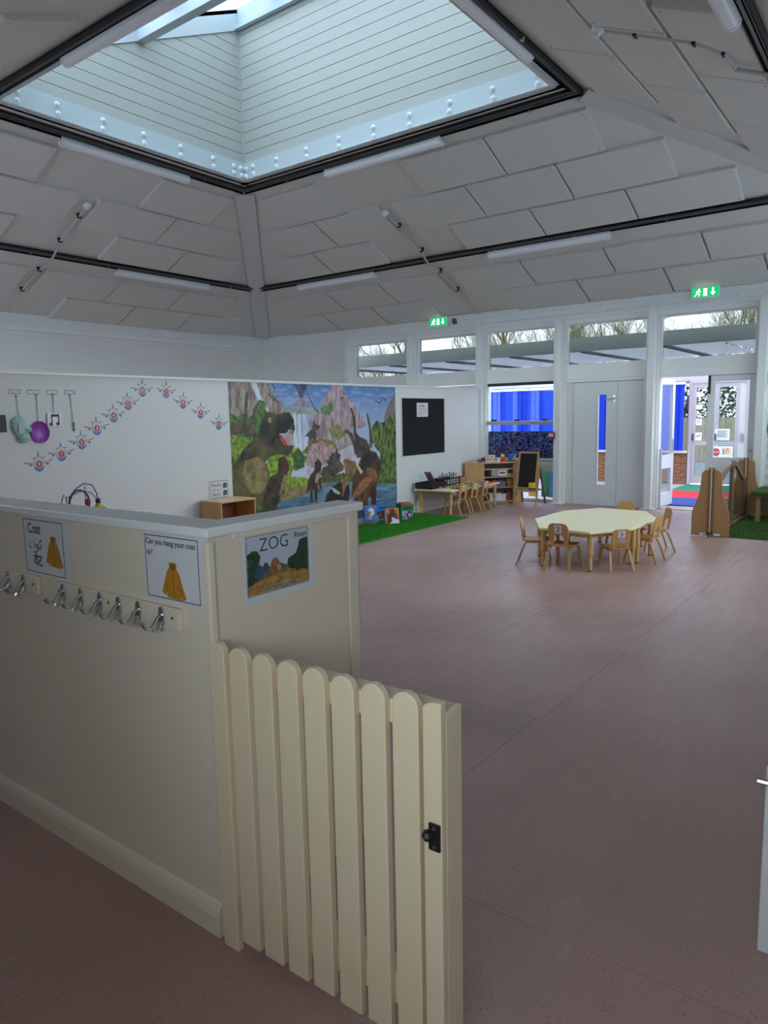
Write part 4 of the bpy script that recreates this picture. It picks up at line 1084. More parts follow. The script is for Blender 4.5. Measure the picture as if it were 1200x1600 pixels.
def number_card(t, s_):
    cd = MB(Mback).box(-0.038, 0.038, 0.383, 0.465, 0.0062, 0.0072).build('number_card', PAPER, t)
    if s_: 
        o = text('number', s_, 0.068, INK, cd, 0, 0, 0, bold=0.001)
        o.matrix_local = Mback @ Matrix.Translation((0, 0.42, 0.0078))
chairs = [
 ((6.70,2.80),  -90, '2', 'beech toddler chair with card number 2 at the near end of the table'),
 ((7.00,2.385), -48, '5', 'beech toddler chair with card number 5 at the near right of the table'),
 ((6.82,3.16), -160, None, 'beech toddler chair seen from the side at the left end of the table'),
 ((8.42,2.80),   90, None, 'beech toddler chair at the far side, only its curved back showing'),
 ((7.50,2.26),  -5, None, 'beech toddler chair tucked in side-on at the right of the table'),
 ((8.12,2.33),   35, None, 'beech toddler chair angled away at the far right of the table'),
 ((9.60,5.80),   -6, '8', 'nearest of the three beech chairs along the craft table'),
 ((9.92,5.78),   -2, '7', 'middle of the three beech chairs along the craft table'),
 ((10.25,5.78),  4, '3', 'farthest of the three beech chairs along the craft table'),
]
for i, ((x, y), a, num, lb) in enumerate(chairs):
    M_ = fZ(x, y, 0, math.radians(a))
    if num == '5': M_ = M_ @ Matrix.Diagonal((0.92, 0.95, 0.86, 1))
    if i == 0: c = proto; c.matrix_world = M_
    else: c = copy_tree(base_proto, None, M_)
    if i == 0:
        base_proto = proto
    tag(c, lb, 'chair', 'chairs around the octagonal table' if i < 6 else 'chairs at the craft table')
for i, c in enumerate([o for o in COL.objects if o.type == 'EMPTY' and o.name.startswith('toddler_chair')]):
    pass
cl = [o for o in COL.objects if o.name.split('.')[0] == 'toddler_chair']
for c in cl:
    for (xy, a, num, lb) in chairs:
        if c.get('label') == lb and num: number_card(c, num)

# ------------------------------------------------------------------ octagonal table (two half tables)
def low_table(name, poly, legs, z, label, cat='table', top=None, leg_r=0.028, group=None):
    cx = sum(p[0] for p in poly)/len(poly); cy = sum(p[1] for p in poly)/len(poly)
    t = thing(name, (cx, cy, 0), label, cat, group)
    q = [(x-cx, y-cy) for x, y in poly]
    MB().prism(q, z-0.026, z).build('tabletop', top or BIRCHX, t, bevel=0.006)
    MB().prism([(x*0.86, y*0.86) for x, y in q], z-0.07, z-0.026).build('apron', BIRCH, t)
    for lx_, ly_ in legs:
        g = MB().tube([(lx_-cx, ly_-cy, 0.16), (lx_-cx, ly_-cy, z-0.028)], leg_r, 14).build('leg', BIRCH, t, smooth=True)
        MB().tube([(lx_-cx, ly_-cy, 0.012), (lx_-cx, ly_-cy, 0.17)], leg_r*0.78, 12).build('leg_extension', BIRCH, g, smooth=True)
        MB().tube([(lx_-cx, ly_-cy, 0.0), (lx_-cx, ly_-cy, 0.014)], leg_r*0.85, 12).build('foot', mat('brown_foot', (0.12,0.08,0.05), 0.5), g)
        MB().tube([(lx_-cx, ly_-cy, 0.158), (lx_-cx, ly_-cy, 0.172)], leg_r*1.08, 12).build('collar', mat('leg_collar_brass', lin((190,140,60)), 0.4), g)
    return t
S1, S2 = (7.27,2.225), (7.74,3.345)
ZTB = 0.405
low_table('half_octagon_table', [S2,(7.20,3.35),(6.65,3.05),(6.61,2.50),(7.04,2.235),S1], [(6.70,2.53),(6.70,3.02),(7.16,3.27),(7.24,2.29),(7.64,3.27)], ZTB, 'near half of the pale octagonal toddler table, chair 2 beside it')
low_table('half_octagon_table', [(S1[0]+0.002,S1[1]-0.001),(7.80,2.21),(8.35,2.50),(8.39,3.06),(7.96,3.325),(S2[0]+0.002,S2[1]-0.001)], [(7.33,2.275),(7.80,2.28),(8.28,2.53),(8.31,3.02),(7.90,3.25)], ZTB, 'far half of the pale octagonal toddler table, nearer the doors')

# ------------------------------------------------------------------ craft table with bits on it
TX0, TX1, TY0, TY1 = 9.27, 10.835, 5.68, 6.38
low_table('craft_table', [(TX0,TY0),(TX1,TY0),(TX1,TY1),(TX0,TY1)], [(9.40,5.78),(9.37,6.30),(10.77,5.75),(10.77,6.31)], ZTB, 'long pale craft table against the partition below the notice board', leg_r=0.03)
# black compartment trays along the back
def tray(x0, x1, y0, y1, h, label, tags=0, mt=BLACK):
    t = thing('desk_tray', (x0, y0, ZTB), label, 'tray')
    w, d = x1-x0, y1-y0; b = MB()
    b.box(0,w,0,d,0,0.006); b.box(0,w,0,0.006,0,h); b.box(0,w,d-0.006,d,0,h); b.box(0,0.006,0,d,0,h); b.box(w-0.006,w,0,d,0,h)
    b.build('tray_body', mt, t)
    for q in range(tags):
        c = MB().box(0.05+q*(w-0.08)/tags, 0.05+q*(w-0.08)/tags+0.05, -0.003, 0.0, h*0.3, h*0.8).build('tag_card', PAPER, t)
        MB().box(0.06+q*(w-0.08)/tags, 0.05+q*(w-0.08)/tags+0.04, -0.004, -0.003, h*0.42, h*0.68).build('tag_picture', INK, c)
    return t
tray(9.29, 9.74, 6.06, 6.36, 0.10, 'wide empty black tray at the near end of the craft table')
tray(9.76, 10.30, 6.14, 6.36, 0.12, 'black caddy with picture tags and pens on the craft table', 5)
PENC = [lin(c) for c in ((60,40,50),(120,60,50),(40,60,80),(90,70,50),(70,40,60))]
for q in range(8):
    x = 9.80+q*0.062; c = PENC[q % 5]
    p = MB().tube([(x,6.22+0.01*(q%3),ZTB+0.02),(x+rnd.uniform(-.02,.02),6.24,ZTB+0.17+0.02*(q%3))], 0.009, 6)
    p.build('crayon', mat('crayon_%d' % (q % 5), c, 0.5), label='%s crayon standing in the tagged black caddy' % ('plum','brown','navy','tan','maroon')[q % 5], cat='crayon', group='crayons in the caddy')
t = thing('leaning_folder', (9.70, 6.30, ZTB), 'mauve folder leaning out of the black tray', 'folder')
MB(Matrix.Rotation(math.radians(-38),4,'Y')).box(-0.006,0.006,-0.09,0.03,0.02,0.32).build('cover', mat('mauve_cover', lin((150,116,140)), 0.5), t)
MB(Matrix.Rotation(math.radians(-38),4,'Y')).box(0.006,0.010,-0.085,0.028,0.025,0.315).build('pages', PAPER, t)
t = thing('cardboard_box', (10.46, 6.26, ZTB), 'small brown cardboard box at the back of the craft table', 'box')
b = MB(); b.box(-0.15,0.15,-0.07,-0.064,0,0.10); b.box(-0.15,0.15,0.064,0.07,0,0.10); b.box(-0.15,-0.144,-0.07,0.07,0,0.10); b.box(0.144,0.15,-0.07,0.07,0,0.10); b.box(-0.15,0.15,-0.07,0.07,0,0.005)
b.build('box_body', mat('cardboard', lin((176,134,84)), 0.8), t)
MB().box(-0.06,0.10,-0.05,0.05,0.085,0.11).build('red_contents', mat('dark_red_card', lin((150,40,40)), 0.5), t)
MB().box(10.27,10.275,6.18,6.32,ZTB+0.0,ZTB+0.19).build('propped_card', PAPER, label='pale card propped beside the cardboard box', cat='card')
TOY = {'red':(206,56,52),'green':(50,150,80),'yellow':(228,200,60),'blue':(50,110,190),'pink':(214,70,120),'teal':(40,150,150),'lime':(150,210,60),'lilac':(180,140,200),'orange':(226,120,50)}
tm = {}
rt = random.Random(11)
kinds = list(TOY)
for q in range(46):
    c = kinds[q % 9]; key = (c, q % 3)
    if key not in tm:
        b = MB()
        if q % 3 == 0:
            b.prism(ell(0,0,0.045,0.045,12), 0, 0.018); b.prism(ell(0,0,0.018,0.018,8), 0.018, 0.03)
        elif q % 3 == 1:
            b.box(-0.045,0.045,-0.03,0.03,0,0.022)
            for a in (-0.022,0.022): b.prism(ell(a,0,0.011,0.011,8), 0.022, 0.03)
        else:
            b.prism([(0.05*math.cos(math.pi*i/5)*(1 if i % 2 else 0.55), 0.05*math.sin(math.pi*i/5)*(1 if i % 2 else 0.55)) for i in range(10)], 0, 0.02)
        tm[key] = b.mesh('craft_piece'); tm[key].materials.append(mat('toy_'+c, lin(TOY[c]), 0.4))
    gx, gy = q // 5, q % 5
    x = 9.55+gx*0.135+rt.uniform(-.03,.03); y = 5.74+gy*0.075+rt.uniform(-.015,.015)
    o = put('craft_piece', tm[key], None, label='small %s plastic %s among the craft pieces on the table' % (c, ('disc','brick','star')[q % 3]), cat='craft piece', group='%s %s pieces on the craft table' % (c, ('round','brick','star')[q % 3]))
    o.matrix_world = fZ(x, y, ZTB, rt.uniform(0,6))

# ------------------------------------------------------------------ corner shelf unit
sh = thing('corner_shelf', (0,0,0), 'birch corner shelf unit with open shelves beside the easel', 'shelf')
A_, B_, C_, D_ = (10.88,6.36), (10.98,5.98), (11.40,5.62), (11.56,5.66)
Hh = 0.72
poly = [(10.84,6.38),(10.90,6.02),(11.32,5.66),(11.56,5.62),(11.56,6.38)]
for z in (0.03, 0.28, 0.46, 0.60):
    MB().prism([(10.87,6.37),(10.93,6.03),(11.33,5.69),(11.54,5.65),(11.54,6.37)], z-0.009, z+0.009).build('shelf_board', BIRCH, sh)
MB().prism(poly, Hh-0.02, Hh).build('top', BIRCH, sh, bevel=0.004)
def upright(p0, p1, th=0.018):
    d = Vector((p1[0]-p0[0], p1[1]-p0[1], 0)); n_ = Vector((-d.y, d.x, 0)).normalized()*th/2
    return MB().prism([(p0[0]-n_.x,p0[1]-n_.y),(p1[0]-n_.x,p1[1]-n_.y),(p1[0]+n_.x,p1[1]+n_.y),(p0[0]+n_.x,p0[1]+n_.y)], 0, Hh-0.02)
upright((10.85,6.37),(10.92,6.03)).build('side_panel', BIRCH, sh)
upright((11.33,5.68),(11.55,5.63)).build('side_panel', BIRCH, sh)
upright((11.54,5.66),(11.54,6.36)).build('back_panel', mat('shelf_back', (0.45,0.47,0.48), 0.6), sh)
MB().prism([(10.95,6.06),(11.30,5.75),(11.31,5.76),(10.96,6.07)], 0, 0.05).build('kick_board', BIRCH, sh)
def tub(name, x, y, z, w, d, h, mt, label, rot=-0.71, lid=None):
    t = thing(name, fZ(x, y, z, rot), label, 'tub')
    b = MB(); n_ = 4
    for (a0,a1,b0,b1) in ((-w/2,w/2,-d/2,-d/2+.006),(-w/2,w/2,d/2-.006,d/2),(-w/2,-w/2+.006,-d/2,d/2),(w/2-.006,w/2,-d/2,d/2)): b.box(a0,a1,b0,b1,0,h)
    b.box(-w/2,w/2,-d/2,d/2,0,.005); b.build('tub_body', mt, t)
    MB().box(-w/2-.01,w/2+.01,-d/2-.01,-d/2,h-.015,h).build('rim', mt, t)
    return t
FROST = mat('frosted_grey_plastic', (0.30,0.31,0.31), 0.4)
t = tub('storage_tub', 11.18, 5.91, 0.469, 0.30, 0.20, 0.125, FROST, 'grey plastic tub with a white picture card on the upper shelf')
MB().box(-0.02,0.12,-0.102,-0.100,0.02,0.105).build('picture_card', PAPER, t)
MB().box(0.0,0.10,-0.104,-0.102,0.05,0.085).build('card_picture', mat('dark_red_print', lin((130,50,60)), 0.5), t)
t = tub('storage_tub', 11.16, 5.93, 0.289, 0.28, 0.2, 0.10, mat('navy_grey_tub', lin((92,88,120)), 0.45), 'blue grey tub of toys on the middle shelf')
MB().box(-0.1,0.1,-0.07,0.07,0.06,0.12).build('toy_contents', mat('dark_contents', lin((60,44,60)), 0.6, var=0.4, scale=25), t)
t = tub('storage_tub', 11.16, 5.93, 0.039, 0.30, 0.2, 0.13, mat('clear_white_tub', (0.62,0.64,0.66), 0.35), 'pale tub on the bottom shelf')
t = tub('wooden_tray', 11.36, 5.79, 0.469, 0.12, 0.14, 0.05, mat('yellow_wood_tray', lin((196,160,80)), 0.5), 'small yellow wooden tray on the upper shelf')
tub('wooden_tray', 11.36, 5.79, 0.289, 0.12, 0.14, 0.13, mat('brown_wood_tray', lin((150,104,50)), 0.5), 'brown wooden tray on the middle shelf')
MB(fZ(11.36,5.80,0.039,-0.7)).box(-0.05,0.05,-0.05,0.05,0,0.15).build('toy_block_bag', mat('red_toy_bag', lin((170,84,70)), 0.6, var=0.3, scale=20), label='small red toy bag on the bottom shelf', cat='bag', bevel=0.015)
# toys on top of the shelf
t = thing('toy_crate', fZ(10.97, 6.12, Hh, -0.3), 'pink and dark toy bits in a pile on top of the shelf', 'toy')
for q in range(7): MB().ball((rt.uniform(-.06,.06), rt.uniform(-.05,.05), 0.035+0.02*(q%2)), 0.032, n=8).build('toy_bit', mat('pink_toy_%d' % (q%2), lin(((170,80,120),(90,50,80))[q%2]), 0.5), t)
t = thing('animal_puzzle_box', fZ(11.06, 6.0, Hh, -0.62), 'pale picture box standing on top of the shelf', 'box')
MB().box(-0.09,0.09,-0.03,0.03,0,0.125).build('box_body', mat('cream_box', lin((204,196,182)), 0.5), t)
for q, (a, b_) in enumerate(((-0.05,0.09),(0.03,0.10),(-0.01,0.05),(0.06,0.05),(-0.06,0.045))):
    MB().box(a-.016,a+.016,-0.032,-0.03,b_-.01,b_+.01).build('box_picture', mat('brown_print', lin((120,90,84)), 0.5), t)
MB(fZ(11.19,5.90,Hh,-0.7)).lathe([(0.026,0),(0.028,0.06),(0.026,0.062)], 12).build('white_pot', PLASTIC, label='small white pot between the toys on the shelf', cat='pot')
t = thing('toy_drill', fZ(11.27, 5.84, Hh, -0.7), 'red and yellow plastic toy on top of the shelf', 'toy')
MB().box(-0.04,0.04,-0.03,0.03,0.0,0.025).build('base', MATS['toy_red'], t, bevel=0.005)
MB().ball((0.0,0,0.06), 0.045, n=10, sq=(1,0.6,1)).build('body', MATS['toy_red'], t, smooth=True)
MB().ball((-0.02,0,0.105), 0.032, n=10, sq=(1.2,0.7,1)).build('head', MATS['toy_yellow'], t, smooth=True)
t = thing('toy_robot', fZ(11.40, 5.76, Hh, -0.6), 'blue toy machine with a yellow arm on top of the shelf', 'toy')
MB().box(-0.06,0.06,-0.04,0.04,0.0,0.02).build('base', MATS['toy_green'], t)
MB().box(-0.055,0.055,-0.035,0.035,0.02,0.13).build('body', MATS['toy_blue'], t, bevel=0.008)
MB().tube([(0.0,-0.045,0.03),(0.03,-0.05,0.07),(0.06,-0.045,0.11)], 0.013, 8).build('arm', MATS['toy_yellow'], t)

# ------------------------------------------------------------------ easel
t = thing('easel', (11.33, 5.375, 0), 'wooden double-sided easel with a black chalkboard', 'easel')
EW = wood('easel_pine', lin((196,158,108)), lin((172,132,86)), 'Z')
for sy, xf, xb in ((0.21,-0.16,0.17),(-0.21,-0.19,0.19)):
    MB().bar([(xf,sy*1.0,0.0),(0.0,sy*0.86,0.66)], 0.03, 0.02, (0,1,0)).build('front_leg', EW, t)
    MB().bar([(xb,sy*1.0,0.0),(0.01,sy*0.86,0.66)], 0.03, 0.02, (0,1,0)).build('rear_leg', mat('dark_easel_leg', lin((110,92,80)), 0.5), t)
    MB().ball((0.0,sy*0.86,0.66), 0.02, n=8).build('hinge_knob', EW, t)
tl = Matrix.Translation((-0.135,0,0.28)) @ Matrix.Rotation(math.radians(11),4,'Y')
bd = MB(tl).box(0.0,0.012,-0.155,0.155,0.02,0.60).build('chalkboard', mat('black_chalkboard', (0.010,0.010,0.011), 0.85, var=0.4, scale=6), t)
for a in ((-0.185,-0.155,0.0,0.63),(0.155,0.185,0.0,0.63),(-0.155,0.155,0.60,0.63),(-0.155,0.155,-0.01,0.02)): MB(tl).box(-0.005,0.018,*a).build('board_frame', EW, t)
MB().box(-0.22,-0.07,-0.19,0.19,0.225,0.243).build('tray', wood('easel_tray_wood', lin((216,176,136)), lin((196,150,110)), 'Y'), t)
MB().box(-0.225,-0.215,-0.19,0.19,0.243,0.262).build('tray_lip', EW, t)
MB().bar([(0.05,-0.2,0.25),(0.05,0.2,0.25)], 0.02, 0.03, (1,0,0)).build('rear_rail', EW, t)
t = thing('yellow_tub', (11.16, 5.245, 0.243), 'yellow and purple chalk tub on the easel tray', 'tub')
MB().box(-0.035,0.035,-0.05,0.05,0.05,0.14).build('tub_upper', MATS['toy_yellow'], t, bevel=0.006)
MB().box(-0.036,0.036,-0.051,0.051,0.0,0.05).build('tub_base', mat('purple_band', lin((110,50,90)), 0.5), t, bevel=0.006)

# ------------------------------------------------------------------ books and boxes on the grass mat
def grass_mat(name, c1, c2):
    return mat(name, c1, 0.9, col2=c2, scale=70, bump=0.8, bscale=260, detail=5)
GR1 = grass_mat('artificial_grass', lin((24,100,18)), lin((80,176,44)))
GR2 = grass_mat('artificial_grass_dark', lin((34,66,20)), lin((80,118,40)))
def grass(name, x0, x1, y0, y1, mt, label, n, seed):
    t = thing(name, (x0, y0, 0), label, 'grass mat')
    MB().box(0, x1-x0, 0, y1-y0, 0, 0.008).build('mat_backing', mt, t)
    r = random.Random(seed); b = MB(); b.open = True
    for _ in range(n):
        x = r.uniform(0.01, x1-x0-0.01); y = r.uniform(0.01, y1-y0-0.01); a = r.uniform(0, 6.28); l_ = r.uniform(0.012,0.022); w_ = 0.004
        dx, dy = math.cos(a), math.sin(a); tx, ty = r.uniform(-.008,.008), r.uniform(-.008,.008)
        b.add([(x-dx*w_,y-dy*w_,0.006),(x+dx*w_,y+dy*w_,0.006),(x+tx,y+ty,0.006+l_)], [(0,1,2)])
    b.build('pile', mt, t, kind='stuff')
grass('grass_mat', 5.7, 9.35, 5.42, YP-0.02, GR1, 'bright green artificial grass mat in front of the mural', 30000, 4)
grass('grass_mat', 9.37, XB-0.08, 0.2, 1.985, GR2, 'dark green artificial grass mat behind the wooden play panels', 14000, 5)
ZG = 0.022
def picture_book(name, x, y, z, w, h, th, rot, tilt, paint, label, spine, nx=40, seed=1, cat='book'):
    """cover faces the camera; paint(canvas) colours it"""
    M_ = Matrix.Translation((x, y, z)) @ Matrix.Rotation(rot, 4, 'Z') @ Matrix.Rotation(tilt, 4, 'X')
    t = thing(name, M_, label, cat)
    MB().box(-w/2, w/2, 0.0, th, 0, h).build('book_block', spine, t)
    cv = Canvas(w, h, nx, seed); paint(cv)
    me = cv.mesh('cover'); me.transform(Matrix.Rotation(math.pi/2, 4, 'X')); me.transform(Matrix.Translation((-w/2, -0.0015, 0)))
    put('cover', me, print_mat('book_print'), t)
    return t
def p_blue(cv):
    n = cv.noise(40,40); w, h = cv.w, cv.h
    cv.c[:] = lin((44,84,170)); cv.fill(cv.Y > 0, (40,78,160), (70,110,190), n)
    cv.fill(cv.disc(w*.56,h*.64,w*.28,h*.22), (214,214,214), (190,196,206), n); cv.fill(cv.disc(w*.36,h*.56,w*.17,h*.14), (150,104,50), (96,62,34), n)
    cv.fill(cv.disc(w*.45,h*.40,w*.12,h*.16), (206,196,170), (120,90,60), n); cv.fill(cv.Y < h*.2, (30,44,60), (90,96,100), n)
def p_blue2(cv):
    n = cv.noise(40,40); w, h = cv.w, cv.h
    cv.c[:] = lin((46,130,206)); cv.fill(cv.poly([(w*.2,h*.1),(w*.75,h*.1),(w*.75,h*.58),(w*.2,h*.58)]), (30,28,36), (90,60,60), n); cv.fill(cv.disc(w*.42,h*.38,w*.12,h*.14), (190,120,80), (90,50,40), n)
    cv.fill(cv.poly([(w*.3,h*.7),(w*.9,h*.7),(w*.9,h*.84),(w*.3,h*.84)]), (36,80,150))
def p_red(cv):
    n = cv.noise(30,30); w, h = cv.w, cv.h
    cv.c[:] = lin((196,140,70)); cv.fill(cv.Y > 0, (206,160,80), (180,90,50), n)
    cv.fill(cv.poly([(w*.1,0),(w*.1,h*.55),(w*.35,h*.7),(w*.75,h*.68),(w*.9,h*.4),(w*.9,0)]), (60,24,36), (120,44,50), n)
    cv.fill(cv.disc(w*.5,h*.78,w*.2,h*.16), (140,40,44), (60,30,36), n); cv.fill(cv.poly([(w*.3,0),(w*.98,0),(w,h*.22),(w*.7,h*.3),(w*.5,h*.18)]), (226,230,236)); cv.fill(cv.disc(w*.55,h*.3,w*.12,h*.1), (170,180,210), (220,224,230), n)
def p_green(cv):
    n = cv.noise(60,26); w, h = cv.w, cv.h
    cv.c[:] = lin((24,112,72)); cv.fill(cv.poly([(w*.1,h*.06),(w*.92,h*.06),(w*.92,h*.62),(w*.1,h*.62)]), (26,28,40), (206,200,216), np.clip((n-.5)*3+.5,0,1)); cv.fill(cv.poly([(w*.2,h*.72),(w*.8,h*.72),(w*.8,h*.86),(w*.2,h*.86)]), (14,56,36))
SPB = mat('book_block_pale', lin((196,180,150)), 0.6); SPG = mat('green_box_side', lin((20,96,60)), 0.5); SPU = mat('blue_cover', lin((40,84,170)), 0.5)
picture_book('picture_book', 8.00, 6.25, ZG, 0.18, 0.27, 0.03, -0.50, -0.12, p_blue, 'blue picture book propped at the left of the row on the grass', SPU, seed=2)
picture_book('picture_book', 8.40, 6.37, ZG, 0.26, 0.23, 0.015, -0.10, -0.04, p_blue2, 'bright blue book standing behind the others against the mural', SPU, seed=3)
picture_book('picture_book', 8.19, 6.01, ZG, 0.20, 0.225, 0.06, -0.75, -0.16, p_red, 'red and ochre picture book propped open in front of the row', SPB, seed=4)
t = picture_book('green_book_box', 8.585, 6.03, ZG, 0.20, 0.225, 0.22, -0.63, 0.0, p_green, 'green cardboard book box with a zebra striped picture', SPG, seed=5, cat='box')
MB().box(-0.08,0.08,0.02,0.18,0.20,0.25).build('red_contents', mat('red_craft', lin((196,70,50)), 0.6, var=0.3, scale=40), t)
t = thing('small_white_card', fZ(8.18, 6.28, ZG, -0.5), 'small white card standing between the two blue books', 'card')
MB().box(-0.03,0.03,0,0.01,0,0.10).build('card', PAPER, t)

# ------------------------------------------------------------------ low wooden box and bead maze behind the coat wall
t = thing('low_cabinet', (5.10, 6.05, 0), 'birch cabinet with an open front below the notice', 'cabinet')
zc = 0.66
MB().box(0.0,0.52,0.0,0.34,zc-0.018,zc).build('top', wood('cabinet_top', lin((222,184,140)), lin((204,162,116)), 'X'), t, bevel=0.004)
MB().box(0.005,0.022,0.01,0.34,0,zc-0.018).build('side_panel', BIRCH, t); MB().box(0.498,0.515,0.01,0.34,0,zc-0.018).build('side_panel', BIRCH, t)
MB().box(0.022,0.498,0.325,0.34,0,zc-0.018).build('back_panel', wood('cabinet_inside', lin((140,84,60)), lin((118,68,48)), 'X'), t)
MB().box(0.022,0.498,0.01,0.325,0.0,0.02).build('bottom_shelf', BIRCH, t); MB().box(0.022,0.498,0.02,0.325,0.33,0.348).build('shelf', BIRCH, t)
lowt = low_table('toy_table', [(2.9,5.42),(3.8,5.42),(3.8,5.68),(2.9,5.68)], [(2.97,5.48),(3.73,5.48),(2.97,5.62),(3.73,5.62)], 0.765, 'pale play table hidden behind the coat wall')
t = thing('bead_maze', Matrix.Translation((3.20, 5.55, 0.765)) @ Matrix.Diagonal((1.05,1,1.25,1)), 'wire bead maze toy with a blue loop and wooden beads', 'toy')
MB().box(-0.17,0.20,-0.06,0.06,0,0.02).build('base', BIRCH, t, bevel=0.004)
WB = mat('blue_wire', lin((40,44,110)), 0.4); WG = mat('green_wire', lin((50,120,90)), 0.4); WR = mat('red_bead', lin((170,40,40)), 0.35); WY = mat('yellow_bead', lin((214,186,50)), 0.35); WK = mat('dark_bead', lin((40,36,60)), 0.35); WD = mat('red_wire', lin((160,60,50)), 0.4)
MB().tube([(-0.01+0.085*math.cos(a),0.0,0.10+0.085*math.sin(a)) for a in [2*math.pi*i/24-math.pi/2 for i in range(25)]], 0.007, 6).build('wire_loop', WB, t)
MB().tube([(-0.08,0.02,0.02),(-0.075,0.02,0.12),(-0.03,0.02,0.19),(0.05,0.02,0.225),(0.12,0.02,0.21),(0.155,0.02,0.15),(0.17,0.02,0.02)], 0.004, 6).build('wire', WB, t)
MB().tube([(-0.16,0.0,0.02),(-0.155,0.0,0.12),(-0.135,0.0,0.165),(-0.115,0.0,0.15),(-0.11,0.0,0.02)], 0.004, 6).build('wire', WG, t)
MB().tube([(-0.13,-0.01,0.14),(-0.06,-0.01,0.16),(0.02,-0.01,0.18),(0.09,-0.01,0.16),(0.14,-0.01,0.11),(0.15,-0.01,0.02)], 0.0035, 6).build('wire', WG, t)
MB().tube([(0.06,0.03,0.21),(0.06,0.03,0.02)], 0.0035, 6).build('wire', WD, t)
for (x, z, r_, mt_) in ((-0.115,0.05,0.02,WR),(-0.115,0.085,0.018,WR),(0.0,0.03,0.018,WR),(0.03,0.032,0.018,WK),(0.06,0.10,0.024,WR),(0.15,0.10,0.022,WK),(0.152,0.062,0.03,WY),(0.155,0.03,0.02,WK)):
    MB().ball((x,0.0,z), r_, n=10).build('bead', mt_, t, smooth=True)
MB().box(0.17,0.195,-0.03,0.03,0.02,0.06).build('wood_block', BIRCH, t)
MB(fZ(3.64,5.52,0.765,0.1)).box(-0.10,0.10,-0.05,0.05,0,0.035).build('paper_stack', PAPER, label='white stack of paper lying right of the bead maze', cat='paper')

# ------------------------------------------------------------------ wooden play panels on the right
def bottle(t, Mw, w0, w1, h, name='end_panel'):
    """bottle-shaped ply panel: x across, y up"""
    prof = [(w1,0),(w1,0.30*h/0.82),(w1*0.86,0.38*h/0.82),(w1*0.70,0.48*h/0.82),(w1*0.60,0.58*h/0.82),(w1*0.56,0.68*h/0.82),(w1*0.52,h-0.03),(w1*0.36,h)]
    for sx in (-1, 1):
        poly = [(sx*0.028,0.012)]+[(sx*x,max(y,0.012)) for x,y in prof]+[(sx*0.028,h+0.005)]
        MB(Mw).prism(poly, -0.012, 0.012).build(name, OAK, t, bevel=0.004)
pp_ = thing('play_panel_set', (0,0,0), 'wooden room divider with bottle-shaped end panels and arched clear panels', 'play panel')
for x_, hh in ((9.33,0.82),(11.44,0.82)):
    Mw = fX(2.02, 0, x_)
    bottle(pp_, Mw, 0.1, 0.215, hh)
    for dx in (-0.022, 0.0, 0.022):
        MB(Mw).box(dx-0.008, dx+0.008, 0.02, hh+0.03, -0.02, 0.022).build('post_strip', OAKD if dx else wood('pale_post_strip', lin((220,200,164)), lin((200,176,136)), 'Z'), pp_)
    b_ = MB(Mw).tube([(0,0.0,0.03),(0,0.055,0.03)], 0.024, 12).build('post_foot', OAKD, pp_)
    MB(Mw).box(-0.035,0.035,0.05,0.058,-0.01,0.06).build('foot_strap', BLACK, b_)
    if x_ < 10:
        for a in (-0.115, 0.045): MB(Mw).box(a, a+0.075, 0.02, 0.045, 0.0121, 0.0128).build('maker_label', PAPER, pp_)
MY = 2.02
def arch_panel(xa, xb):
    m_ = MB(); n_ = 14; pts = []
    rise = lambda u: 0.56+0.27*(0.5-0.5*math.cos(math.pi*u))
    pts = [(xa+(xb-xa)*i/n_, MY, rise(i/n_ if xb > 0 else 0)) for i in range(n_+1)]
    return pts
XM = 10.50
for (xa, xb, rev) in ((9.36,XM,False),(XM,11.41,True)):
    f = lambda u: 0.555+0.275*(0.5-0.5*math.cos(math.pi*u))
    pts = [(xa+(xb-xa)*i/16, MY, f(1-i/16 if rev else i/16)) for i in range(17)]
    MB().bar(pts, 0.035, 0.055, (0,1,0)).build('arched_rail', OAKD, pp_)
    MB().box(xa, xb, MY-0.018, MY+0.018, 0.03, 0.075).build('bottom_rail', OAKD, pp_)
    for xx in (xa+0.02, xb-0.02): MB().box(xx-0.02, xx+0.02, MY-0.018, MY+0.018, 0.03, f(1.0 if (abs(xx-XM) < 0.1) else 0.0)).build('stile', OAKD, pp_)
    poly = [(p[0], p[2]-0.02) for p in pts]
    if rev: poly = poly
    g = MB(Matrix(((1,0,0,0),(0,0,1,MY-0.002),(0,1,0,0),(0,0,0,1)))).prism([(xa,0.06),(xb,0.06)]+poly[::-1], 0, 0.004)
    g.build('clear_panel', GLASS, pp_)
MB().tube([(XM,MY,0.0),(XM,MY,0.865)], 0.03, 12).build('middle_post', OAKD, pp_)
# grass-topped bench behind
t = thing('grass_bench', (10.80, 1.20, 0), 'low wooden bench topped with artificial grass behind the play panels', 'bench')
for lx_ in (0.03, 0.69):
    for ly_ in (0.03, 0.52): MB().box(lx_, lx_+0.06, ly_, ly_+0.055, 0.012, 0.355).build('leg', OAK, t, bevel=0.003)
MB().box(0.0, 0.76, 0.0, 0.60, 0.355, 0.375).build('seat_board', OAK, t)
MB().box(-0.03, 0.79, -0.03, 0.63, 0.375, 0.43).build('grass_top', GR2, t, bevel=0.012)

